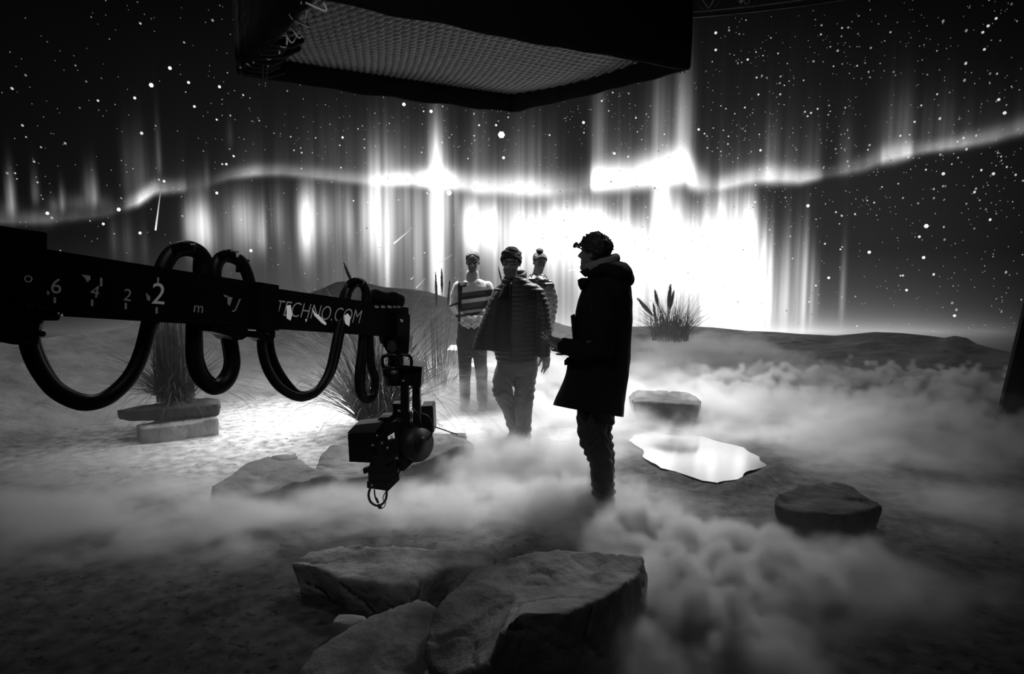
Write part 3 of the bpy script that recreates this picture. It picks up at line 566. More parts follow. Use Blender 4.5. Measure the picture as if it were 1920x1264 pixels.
def crane():
    root = empty('camera_crane', arm(300, 560, -.1) * 1.0, 'black telescopic camera crane arm with hose loops and white scale numbers', 'camera crane')
    root.location.z = 0
    def P(name, outline, w, off=0., m=METAL, bv=.006, parent=None):
        bm = bmesh.new(); prism(bm, [arm(x, y, off) for x, y in outline], [arm(x, y, off) - AN * w for x, y in outline]); bevel(bm, bv); return bm_obj(name, bm, m, parent or root)
    def T(name, pts, r, off=0., m=RUBBER, n=9, seg=12, r2=None):
        P_ = catmull([arm(p[0], p[1], off + (p[2] if len(p) > 2 else 0)) for p in pts], n); k = len(P_)
        bm = bmesh.new(); loft(bm, P_, [lerp(r, r2 or r, i / (k - 1)) for i in range(k)], AN, seg); return bm_obj(name, bm, m, root, True)
    # three telescoping sections
    P('outer_section', [(-60, 414), (88, 437), (88, 583), (-60, 566)], .30, .035, bv=.01)
    P('middle_section', [(60, 463), (515, 535), (515, 617), (60, 590)], .22)
    P('inner_section', [(470, 534), (766, 577), (766, 634), (470, 614)], .17, -.02)
    # raised teeth on the outer section
    for x in (53, 60, 67, 74, 81): P('toothed_rail', [(x - 3, 431 + (x - 53) * .12), (x + 2, 432 + (x - 53) * .12), (x + 2, 440 + (x - 53) * .12), (x - 3, 440 + (x - 53) * .12)], .1, .02, bv=.001)
    P('roller_rail', [(-60, 562), (70, 575), (110, 582), (115, 592), (110, 601), (60, 602), (-60, 592)], .26, .05, bv=.008)
    P('rail_lip', [(-60, 566), (95, 577), (95, 579), (-60, 568.5)], .01, .056, mat('worn_edge', .10, .4, .5), bv=.0005)
    P('underslung_plate', [(-60, 596), (73, 602), (73, 628), (-60, 620)], .2, .03)
    P('cable_clamp', [(24, 622), (72, 624), (72, 646), (60, 646), (58, 640), (46, 640), (44, 647), (24, 646)], .12, .03)
    for x, y, r in ((110, 590, .011), (49, 573, .006), (57, 572, .006), (78, 626, .012)):
        c = arm(x, y, .055 if x != 78 else .03); bm = bmesh.new(); loft(bm, [c - AN * .02, c + AN * .012], [r, r * .9], Vector((0, 0, 1)), 12); bm_obj('bolt_head', bm, SHINY if x == 110 else METAL, root, True)
    c = arm(53, 523, .036); bm = bmesh.new(); n = 18
    loft(bm, [c + Vector((0, 0, .011)) * math.cos(k / n * 6.283) + AD.normalized() * (.011 * math.sin(k / n * 6.283)) for k in range(n + 1)], [.0022] * (n + 1), AN, 6); bm_obj('lock_ring', bm, PRINTDIM, root)
    P('end_collar', [(486, 529), (523, 535), (523, 620), (486, 617)], .24, .02)
    P('collar_bracket', [(484, 612), (516, 615), (516, 632), (508, 642), (495, 642), (484, 634)], .08, .01)
    c = arm(501, 627, .02); bm = bmesh.new(); loft(bm, [c - AN * .02, c + AN * .008], [.010, .008], Vector((0, 0, 1)), 12); bm_obj('bolt_head', bm, METAL, root, True)
    P('roller_bracket', [(395, 606), (490, 614), (488, 628), (478, 631), (462, 632), (455, 637), (440, 639), (430, 630), (398, 622)], .14, .0)
    P('label_strip', [(466, 617.5), (480, 618.6), (480, 621), (466, 620)], .004, .004, PRINT, bv=.0004)
    P('nose_bracket', [(744, 588), (769, 590), (768, 648), (762, 652), (748, 648), (746, 634)], .16, .01)
    c = arm(752, 601, .012); bm = bmesh.new(); loft(bm, [c - AN * .01, c + AN * .006], [.012, .010], Vector((0, 0, 1)), 14); bm_obj('bolt_head', bm, SHINY, root, True)
    # hose loops: a pair of hoses hanging below, arches above
    T('hose_loop', [(62, 600), (52, 632), (66, 680), (98, 727), (140, 752), (175, 755), (210, 740), (245, 705), (266, 660), (281, 600)], .033, -.10, n=8)
    T('hose_loop', [(66, 600), (60, 636), (76, 682), (104, 725), (142, 748), (176, 752), (214, 738), (250, 700), (270, 656), (287, 600)], .030, -.16, n=8)
    T('hose_loop', [(364, 600), (363, 640), (364, 675), (374, 706), (400, 727), (424, 716), (436, 688), (434, 654), (424, 600)], .036, -.08, n=8)
    T('hose_loop', [(368, 600), (369, 640), (371, 672), (382, 702), (402, 720), (420, 708), (430, 684), (428, 654), (418, 600)], .028, -.14, n=8)
    T('hose_loop', [(490, 628), (492, 660), (502, 694), (522, 724), (550, 742), (574, 744), (598, 730), (618, 694), (632, 630), (638, 600)], .0235, -.02, n=8)
    T('hose_loop', [(504, 628), (508, 660), (520, 692), (540, 722), (560, 740), (582, 739), (604, 724), (624, 690), (638, 628), (642, 600)], .0235, -.09, n=8)
    T('hose_loop', [(682, 610), (678, 660), (673, 700), (674, 735), (685, 749), (700, 741), (703, 712), (695, 680), (692, 612)], .026, -.05, n=8)
    T('hose_loop', [(686, 620), (681, 680), (680, 730), (692, 751), (701, 738), (699, 700), (690, 620)], .018, -.10, n=8)
    T('hose_arch', [(302, 530), (307, 500), (324, 474), (348, 466), (370, 472), (384, 492), (386, 530)], .036, -.06, n=8)
    T('hose_arch', [(372, 540), (368, 508), (369, 480), (366, 470)], .016, -.10, n=5)
    T('hose_arch', [(404, 540), (404, 504), (414, 484), (430, 481), (450, 490), (462, 508), (472, 540)], .030, -.05, n=8)
    P('hose_clip', [(440, 484), (468, 487), (466, 512), (456, 511), (456, 491), (440, 491)], .06, -.04, bv=.003)
    T('hose_arch', [(648, 566), (653, 545), (665, 531), (678, 532), (687, 548), (688, 568)], .027, -.05, n=8)
    T('hose_arch', [(640, 566), (648, 545), (660, 530), (676, 529), (684, 545), (684, 568)], .022, -.1, n=8)
    rs = random.Random(9)
    for cx_, cy_, w_ in ((348, 459, 17), (430, 473, 14), (668, 524, 12)):       # bristling clamp teeth over the arches
        bm = bmesh.new()
        for k in range(7):
            x = cx_ - w_ + 2 * w_ * k / 6; y = cy_ + 5 * ((k - 3) / 3) ** 2; b = arm(x, y, -.03); box(bm, b, (.018, .06, .022), Matrix.Rotation(rs.uniform(-.5, .5), 3, 'Y'))
        bm_obj('cable_comb', bm, METAL, root)
    # black bag strapped over the arm's end
    bm = bmesh.new(); ell(bm, arm(726, 562, -.08), (.105, .10, .05)); ell(bm, arm(744, 567, -.07), (.05, .09, .042)); ell(bm, arm(704, 558, -.08), (.05, .08, .045)); me = remesh(bm, .01, 2)
    displace(me, lambda a: .010 * fnoise(a, 18, 3.)); o = link('padded_cover', me, BLACK, root)
    for x in (705, 717, 729, 738, 746): P('cover_strap', [(x, 573), (x + 5, 574), (x + 5, 578), (x, 577)], .02, -.01, PRINTDIM, bv=.001)
    # markings
    up = AN
    text_obj('6', arm(95, 549, .003), arm(114, 551, .003), AN, PRINTDIM, root)
    text_obj('4', arm(168, 556, .003), arm(184, 559, .003), AN, PRINTDIM, root)
    text_obj('2', arm(231, 563, .003), arm(245, 565, .003), AN, PRINTDIM, root)
    text_obj('2', arm(284, 569, .003), arm(308, 571, .003), AN, PRINT, root)
    text_obj('m', arm(363, 585, .003), arm(380, 587, .003), AN, PRINTDIM, root)
    text_obj('J', arm(436, 578, .003), arm(449, 580, .003), AN, PRINTDIM, root, height=.05, shear=.3)
    text_obj('TECHNO.COM', arm(517, 591, -.018), arm(677, 607, -.018), AN, PRINTMID, root, height=.078, shear=.25, thin=-.012)
    for x, y, h in ((103, 563, 11), (173, 568, 12), (236, 574, 12), (294, 582, 12), (190, 529, 16)):
        P('scale_tick', [(x - 2, y - h / 2), (x + 2, y - h / 2), (x + 2, y + h / 2), (x - 2, y + h / 2)], .002, .003, PRINTDIM, bv=.0002)
    for o in ([(153, 515), (169, 517), (170, 524), (164, 529), (160, 522)], [(84, 541), (93, 548), (92, 553), (82, 551)], [(274, 549), (282, 557), (281, 565), (276, 562)], [(295, 520), (299, 521), (297, 535), (295, 528)], [(419, 552), (428, 555), (423, 558)], [(427, 556), (436, 558), (431, 574), (427, 570)]):
        P('pale_patch', o, .002, .003, PRINTDIM, bv=.0002)
    for o in ([(538, 573), (545, 572), (548, 590), (545, 601), (538, 597)], [(585, 578), (592, 588), (597, 590), (612, 606), (611, 610), (604, 606), (590, 592)], [(573, 598), (576, 599), (574, 604)], [(646, 592), (652, 588), (657, 594), (655, 612), (648, 607)]):
        P('pale_patch', o, .002, -.0165, PATCH, bv=.0002)  # irregular bright shapes on the inner section, glowing by material
    return root
crane()
# ------------------------------------------------------------------ remote head and film camera, hung from the crane's nose
HY = 4.2
def hp(x, y, dy=0.): return at(x, y, HY + dy)
def HP(root, name, outline, w, dy=0., m=METAL, bv=.005, lean=0.):
    bm = bmesh.new(); prism(bm, [hp(x, y, dy) for x, y in outline], [hp(x, y, dy) + Vector((lean, w, 0)) for x, y in outline]); bevel(bm, bv); return bm_obj(name, bm, m, root)
def HT(root, name, pts, r, dy=0., m=RUBBER, n=8):
    P_ = catmull([hp(p[0], p[1], dy + (p[2] if len(p) > 2 else 0)) for p in pts], n); bm = bmesh.new(); loft(bm, P_, [r] * len(P_), Vector((0, 1, 0)), 9); return bm_obj(name, bm, m, root, True)
def cylz(root, name, x, y0, y1, r, dy=0., m=METAL):
    bm = bmesh.new(); loft(bm, [hp(x, y0, dy), hp(x, y1, dy)], [r, r], Vector((1, 0, 0)), 20); bevel(bm, .004); return bm_obj(name, bm, m, root, True)
def remote_head():
    root = empty('remote_head', Vector((hp(765, 700).x, HY, hp(765, 660).z)), 'black remote stabilised head hanging from the crane nose', 'remote head')
    HP(root, 'neck', [(719, 632), (768, 634), (766, 662), (752, 668), (728, 664), (718, 648)], .14, -.02)
    HP(root, 'nose_plate', [(724, 636), (740, 640), (745, 655), (736, 662), (726, 655)], .006, -.03, mat('grey_plate', .06, .4, .3), .002)
    cylz(root, 'pan_shaft', 742, 652, 692, .05, .05)
    HT(root, 'handle_ring', [(718, 690), (717, 672), (724, 667), (740, 666), (747, 672), (748, 690)], .0105, -.06, METAL, 5)
    HT(root, 'handle_ring', [(744, 690), (744, 673), (750, 666), (764, 666), (771, 673), (771, 690)], .0105, -.02, METAL, 5)
    cylz(root, 'pan_motor', 741, 686, 719, .082, .06)
    cylz(root, 'motor_rim', 741, 684, 689, .086, .06)
    HP(root, 'motor_box', [(752, 688), (791, 687), (791, 694), (789, 726), (782, 728), (752, 718)], .16, 0.)
    HP(root, 'top_plate', [(748, 684), (792, 688), (792, 692), (748, 692)], .2, -.03)
    HP(root, 'yoke_post', [(751, 712), (765, 714), (766, 860), (750, 862)], .06, -.03)
    HP(root, 'yoke_post', [(773, 722), (787, 724), (788, 810), (772, 806)], .06, .06)
    for x, y in ((749, 771), (768, 771), (756, 714), (748, 790)):
        bm = bmesh.new(); ell(bm, hp(x, y, -.035), (.012, .012, .008)); bm_obj('clamp_bolt', bm, SHINY, root, True)
    cylz(root, 'piston_rod', 770, 770, 800, .016, 0., SHINY); cylz(root, 'piston_rod', 745, 784, 800, .014, .0, SHINY)
    HP(root, 'motor_arm', [(752, 800), (788, 798), (796, 830), (797, 850), (788, 866), (770, 868), (750, 862)], .10, .0, bv=.012)
    ax = Vector((.75, -.65, 0)).normalized(); c = hp(786, 834, -.05); bm = bmesh.new(); loft(bm, [c - ax * .10, c + ax * .02], [.105, .105], Vector((0, 0, 1)), 30); bevel(bm, .008); bm_obj('tilt_motor', bm, mat('motor_cap', .02, .5, .3), root, True)
    bm = bmesh.new(); c2 = c + ax * .02; loft(bm, [c2, c2 + ax * .012], [.055, .05], Vector((0, 0, 1)), 24); bm_obj('motor_cap', bm, METAL, root, True)
    HP(root, 'base_bracket', [(741, 852), (772, 866), (774, 868), (756, 884), (742, 880), (738, 868)], .16, -.04)
    HP(root, 'rear_monitor', [(790, 762), (809, 761), (812, 764), (814, 810), (811, 813), (795, 812), (789, 806)], .14, .06, bv=.006)
    HT(root, 'loose_cable', [(772, 765), (782, 775), (788, 790), (791, 800)], .004, -.04); HT(root, 'loose_cable', [(790, 775), (803, 782), (810, 797), (809, 815), (798, 828)], .006, -.03)
    HT(root, 'thin_cable', [(814, 800), (826, 804), (840, 809), (858, 815)], .004, .1)
    HP(root, 'bracket_arm', [(736, 757), (752, 757), (752, 792), (738, 790)], .08, .02)
    return root
remote_head()
def film_camera():
    root = empty('film_camera', Vector((hp(710, 840).x, HY, hp(710, 920).z)), 'black film camera with a square matte box mounted under the remote head', 'camera')
    HP(root, 'matte_box', [(652, 814), (698, 812), (699, 868), (655, 866)], .16, -.16, bv=.006)
    HP(root, 'matte_box_flap', [(651, 812), (666, 797), (712, 792), (716, 796), (700, 814)], .12, -.14, mat('flap', .05, .5), bv=.003)
    HP(root, 'camera_body', [(694, 806), (706, 798), (744, 790), (748, 800), (748, 862), (730, 874), (696, 870)], .22, -.10, bv=.008)
    HP(root, 'viewfinder', [(706, 790), (712, 783), (730, 782), (736, 790), (734, 800), (708, 802)], .12, -.08, bv=.008)
    HP(root, 'top_handle', [(715, 780), (734, 779), (736, 784), (715, 785)], .04, -.05, bv=.003)
    HP(root, 'lens_motor', [(688, 816), (700, 812), (706, 822), (703, 838), (690, 838)], .08, -.14, bv=.008)
    HP(root, 'label_plate', [(727, 819), (739, 811), (740, 822), (729, 829)], .003, -.105, PATCH, .0004)
    for o in ([(731, 819), (736, 816), (736, 818), (731, 821)], [(731, 823), (737, 819), (737, 821), (731, 825)]): HP(root, 'label_print', o, .001, -.1065, METAL, .0001)
    HP(root, 'side_module', [(716, 828), (745, 822), (748, 840), (720, 850)], .05, -.13, bv=.005)
    for x, y, m in ((707, 816, SHINY), (699, 834, SHINY), (727, 839, SHINY), (704, 855, METAL), (716, 830, SHINY), (744, 858, SHINY), (674, 838, METAL)):
        bm = bmesh.new(); c = hp(x, y, -.165 if x < 700 else -.135); loft(bm, [c, c + Vector((0, -.012, 0))], [.009, .007], Vector((0, 0, 1)), 10); bm_obj('connector', bm, m, root, True)
    HP(root, 'lens_mount', [(694, 868), (742, 866), (744, 886), (740, 892), (692, 892), (690, 880)], .18, -.10, bv=.01)
    HP(root, 'focus_knob', [(680, 880), (690, 877), (692, 886), (682, 889)], .04, -.1, bv=.004)
    HP(root, 'recorder_block', [(688, 903), (728, 905), (748, 890), (749, 900), (728, 921), (688, 915)], .16, -.12, bv=.006)
    HP(root, 'recorder_body', [(690, 886), (730, 888), (746, 878), (747, 898), (727, 908), (691, 905)], .16, -.11, bv=.006)
    bm = bmesh.new(); ell(bm, hp(697, 910, -.125), (.009, .005, .007)); bm_obj('status_light', bm, SHINY, root, True)
    HT(root, 'cable_loop', [(694, 916), (691, 928), (695, 941), (706, 948), (717, 945), (724, 934), (725, 918)], .008, -.06)
    HT(root, 'cable_loop', [(702, 918), (703, 930), (708, 942)], .005, -.07); HT(root, 'cable_plug', [(705, 934), (709, 943)], .008, -.07, n=3)
    HT(root, 'cable_plug', [(708, 946), (714, 953)], .012, -.065, n=3)
    HT(root, 'thin_cable', [(725, 920), (719, 930), (719, 938), (723, 943), (720, 951), (714, 954)], .003, -.08)
film_camera()
# ------------------------------------------------------------------ people
SKINDIM = mat('skin_dim', .13, .55, var=.12, vscale=30, bump=.08, bscale=120, spec=.3)  # darker skin copy: shade on backlit figures put into the colour
SKIN = mat('skin', .30, .55, var=.12, vscale=30, bump=.08, bscale=120, spec=.4)
HAIRM = mat('hair_dark', .010, .5, bump=.5, bscale=90, spec=.4)
EYE_M = mat('eye', .05, .15)
X1, Y1, Z1 = Vector((1, 0, 0)), Vector((0, 1, 0)), Vector((0, 0, 1))
class Head:
    """local frame: z 0 at the chin to 1 at the crown, face towards -y; yaw about z, pitch nods down when positive"""
    def __init__(s, chin, h, yaw, pitch, roll=0.):
        s.h = h; s.R = (Matrix.Rotation(yaw, 3, 'Z') @ Matrix.Rotation(pitch, 3, 'X') @ Matrix.Rotation(roll, 3, 'Y')); s.o = chin - s.R @ Vector((0, -.30, .02)) * h
    def p(s, x, y, z): return s.o + s.R @ Vector((x, y, z)) * s.h
    def e(s, bm, c, r, rx=0., rz=0.):
        ell(bm, s.p(*c), tuple(q * s.h for q in r), s.R @ Matrix.Rotation(rx, 3, 'X') @ Matrix.Rotation(rz, 3, 'Z'))
    def t(s, bm, pts, rad, side=(1, 0, 0), seg=10): rounded(bm, [s.p(*q) for q in pts], [q * s.h for q in rad], s.R @ Vector(side), seg)
    # rows of the skull: z, front y, back y, half width
    ROWS = [(-.02, -.30, -.12, .05), (.0, -.35, -.10, .10), (.04, -.375, -.06, .145), (.10, -.385, -.02, .185), (.17, -.375, .04, .215), (.26, -.37, .14, .238), (.35, -.365, .26, .258), (.44, -.36, .36, .278), (.53, -.355, .42, .292), (.62, -.372, .455, .312), (.70, -.368, .465, .324), (.78, -.335, .45, .318), (.86, -.27, .40, .285), (.92, -.19, .32, .225), (.965, -.10, .22, .15), (.99, -.03, .13, .08), (1.0, .04, .06, .01)]
    def surf(s, nz=72, nt=64, fem=False):
        zr, fr, br, wr_ = [np.array(c) for c in zip(*s.ROWS)]
        z = np.concatenate([np.linspace(-.02, .84, nz - 22), np.linspace(.84, 1.0, 23)[1:]]); th = np.arange(nt) / nt * 2 * np.pi
        def sm(v):
            i = np.interp(z, zr, v); k = np.exp(-((np.arange(-4, 5)) / 2.2) ** 2); k /= k.sum(); return np.convolve(np.pad(i, 4, mode='edge'), k, 'valid')
        f, b, w_ = sm(fr), sm(br), sm(wr_)
        if fem: w_ = w_ * np.interp(z, [0, .25, .6, 1], [.80, .88, .95, .97])
        yc = np.clip(f + w_ * 1.05, None, .06); yc = np.where(z > .85, (f + b) / 2, yc)
        T, Zg = np.meshgrid(th, z); S, C = np.sin(T), np.cos(T); e = .88
        X = w_[:, None] * np.sign(S) * np.abs(S) ** e
        Y = np.where(C > 0, yc[:, None] - (yc - f)[:, None] * np.abs(C) ** e, yc[:, None] + (b - yc)[:, None] * np.abs(C) ** e)
        fr_ = np.clip(C, 0, 1) ** .5
        G = lambda x0, z0, sx, sz: np.exp(-((np.abs(X) - x0) / sx) ** 2 - ((Zg - z0) / sz) ** 2)
        nose = np.interp(z, [.33, .37, .41, .50, .57, .62], [0, .10, .165, .105, .03, 0])[:, None] * np.exp(-(X / np.interp(z, [.36, .42, .6], [.065, .058, .04])[:, None]) ** 2)
        d = nose + .030 * G(.065, .385, .035, .03) - .050 * G(.14, .535, .075, .045) + .022 * G(.13, .61, .10, .03) + .018 * G(.17, .43, .08, .07) + .036 * G(0, .27, .085, .022) + .038 * G(0, .222, .07, .022) - .022 * G(0, .246, .09, .012) + .03 * G(0, .08, .07, .05) - .014 * G(0, .165, .09, .025) - .012 * G(.20, .25, .06, .08)
        return X, Y - d * fr_, Zg, T
    def shell(s, bm, off, fem=False, nz=72, nt=64, rough=0., seed=0.):
        """closed surface following the skull; off(X,Y,Z,T) in head heights moves it out"""
        X, Y, Zg, T = s.surf(nz, nt, fem)
        if off is not None:
            o = off(X, Y, Zg, T); cx, cy_, cz = 0 * X, 0 * X + .06, np.minimum(Zg * .6 + .25, .62); v = np.stack([X - cx, Y - cy_, Zg - cz], -1); v /= np.linalg.norm(v, axis=-1, keepdims=True); X, Y, Zg = X + v[..., 0] * o, Y + v[..., 1] * o, Zg + v[..., 2] * o
        V = [[bm.verts.new(s.p(X[i, j], Y[i, j], Zg[i, j])) for j in range(nt)] for i in range(nz)]
        for i in range(nz - 1):
            for j in range(nt): bm.faces.new((V[i][j], V[i][(j + 1) % nt], V[i + 1][(j + 1) % nt], V[i + 1][j]))
        bm.faces.new(V[0][::-1]); bm.faces.new(V[-1])
    def build(s, bm, fem=False):
        s.fem = fem; s.shell(bm, None, fem); w = .93 if fem else 1.0
        for q in (-1, 1): s.e(bm, (q * .315 * w, .05, .50), (.028, .075, .115), .15, q * .3)
        s.t(bm, [(0, .08, .30), (0, .13, .0), (0, .17, -.34)], [.20 * w, .20 * w, .24 * w], (1, 0, 0), 16)
    def hairline(s, T, front, side, back):
        c = np.cos(T); return np.where(c > 0, side + (front - side) * np.clip(c, 0, 1) ** 1.3, side + (back - side) * np.clip(-c, 0, 1) ** .8)
    def cap(s, name, m, parent, th, front, side, back, soft=.05, rough=.0, rf=40., part=0., extra=None):
        """hair or hat: a skull shell that stands th off the head above its own rim line"""
        def off(X, Y, Zg, T):
            h = np.clip((Zg - s.hairline(T, front, side, back)) / soft, 0, 1); h = h * h * (3 - 2 * h); o = -.035 + (th + .035) * h
            if part: o -= part * h * np.exp(-(X / .02) ** 2) * (Y < .1)
            if extra is not None: o = o + extra(X, Y, Zg, T) * h
            return o
        bm = bmesh.new(); s.shell(bm, off, s.fem, 96, 88); bmesh.ops.recalc_face_normals(bm, faces=bm.faces[:]); me = bpy.data.meshes.new(name); bm.to_mesh(me); bm.free(); me.polygons.foreach_set('use_smooth', [True] * len(me.polygons))
        if rough: displace(me, lambda a: rough * fnoise(a, rf, 3., 2))
        return link(name, me, m, parent)
    def eyes(s, parent):
        for q in (-1, 1):
            bm = bmesh.new(); s.e(bm, (q * .135, -.285, .533), (.050, .050, .040)); bm_obj('eye', bm, EYE_M, parent, True)
            bm = bmesh.new(); s.t(bm, [(q * .07, -.372, .605), (q * .14, -.360, .622), (q * .21, -.315, .605)], [.012, .015, .010], (0, 0, 1)); bm_obj('eyebrow', bm, HAIRM, parent, True)
def limb(bm, pts, rad, side=X1, seg=14): rounded(bm, [Vector(p) for p in pts], rad, side, seg)
def hand(bm, wrist, d, nrm, L=.185, curl=.5, thumb=1, spread=.12, curls=None):
    """palm plus five separate bent fingers; nrm leaves the back of the hand, thumb=+1/-1 picks its side"""
    d = d.normalized(); nrm = (nrm - d * nrm.dot(d)).normalized(); s = d.cross(nrm) * thumb
    ell(bm, wrist + d * (.27 * L), (.24 * L, .30 * L, .11 * L), Matrix((d, s, nrm)).transposed())
    ell(bm, wrist + d * (.42 * L), (.14 * L, .25 * L, .095 * L), Matrix((d, s, nrm)).transposed())
    for i, (o, ln) in enumerate(((.19, .42), (.065, .47), (-.06, .44), (-.18, .35))):
        c = curl if curls is None else curls[i]; p = wrist + d * (.47 * L) + s * (o * L); a = .15 + c * .3; P = [p - d * (.1 * L), p]
        fan = s * (o * spread * 4)
        for f in (.46, .31, .23):
            p = p + ((d + fan).normalized() * math.cos(a) - nrm * math.sin(a)) * (ln * L * f); P.append(p); a += c * 1.0
        rounded(bm, P, [.052 * L, .050 * L, .047 * L, .042 * L, .034 * L], s, 8)
    p = wrist + d * (.14 * L) + s * (.16 * L); t1 = (s * .75 + d * .6 - nrm * .25).normalized(); t2 = (s * .25 + d * .95 - nrm * .3).normalized()
    rounded(bm, [p, p + t1 * (.2 * L), p + t1 * (.2 * L) + t2 * (.17 * L), p + t1 * (.2 * L) + t2 * (.31 * L)], [.075 * L, .062 * L, .052 * L, .038 * L], nrm, 8)
def rows(bm, K, rws, seg=24):
    """torso-like solid from silhouette rows (py, left px, right px, depth radius in m, depth offset)"""
    pts, rad = [], []
    for y, l, r, dep, off in rws:
        a, b = K(l, y, off), K(r, y, off); pts.append((a + b) / 2); rad.append(((b - a).length / 2, dep))
    loft(bm, pts, rad, X1, seg)
def garment(name, bm, voxel, m, parent, folds=.006, ff=9., seed=1., extra=None, sm=3):
    me = remesh(bm, voxel, sm)
    def fn(a):
        d = folds * fnoise(a * np.array([1, 1, .55]), ff, seed, 3)
        return d if extra is None else d + extra(a)
    displace(me, fn)
    return link(name, me, m, parent)
def finish_body(bm, label, voxel=.0052, m=None):
    me = remesh(bm, voxel, 2, .35); o = link('person', me, m or SKIN); rebase(o)
    return tag(o, label, 'person')
def shoe(parent, ank, toe, m, w=.048):
    d = (toe - ank); d.z = 0; L = d.length; d.normalize(); s = Vector((-d.y, d.x, 0)); bm = bmesh.new(); z0 = min(ank.z, .09)
    b = Vector((ank.x, ank.y, 0))
    rounded(bm, [b - d * .03 + Z1 * .045, b + d * (L * .45) + Z1 * .045, b + d * (L * .8) + Z1 * .038], [(w * .82, .042), (w, .045), (w * .95, .035)], s, 14)
    limb(bm, [b + Z1 * .05, b + Z1 * .10], [w * .85, w * .8])
    me = remesh(bm, .008, 2); o = link('shoe', me, m, parent)
    bm = bmesh.new(); rounded(bm, [b - d * .03 + Z1 * .012, b + d * (L * .45) + Z1 * .012, b + d * (L * .82) + Z1 * .012], [(w * .9, .012), (w * 1.06, .012), (w, .012)], s, 14); bm_obj('sole', bm, m, o, True)
def hem(o, a, b, c):
    """cut a garment off along the plane through three world points, keeping what lies above"""
    n = (b - a).cross(c - a).normalized()
    if n.z > 0: n = -n
    bm = bmesh.new(); bm.from_mesh(o.data); r = bmesh.ops.bisect_plane(bm, geom=bm.verts[:] + bm.edges[:] + bm.faces[:], plane_co=a, plane_no=n, clear_outer=True)
    ed = [e for e in bm.edges if e.is_boundary]
    if ed: bmesh.ops.holes_fill(bm, edges=ed)
    bm.to_mesh(o.data); bm.free()
def ribs(z0, pitch, amp): return lambda a: amp * (np.abs(np.sin(np.pi * (a[:, 2] - z0) / pitch)) ** .6 - .6)

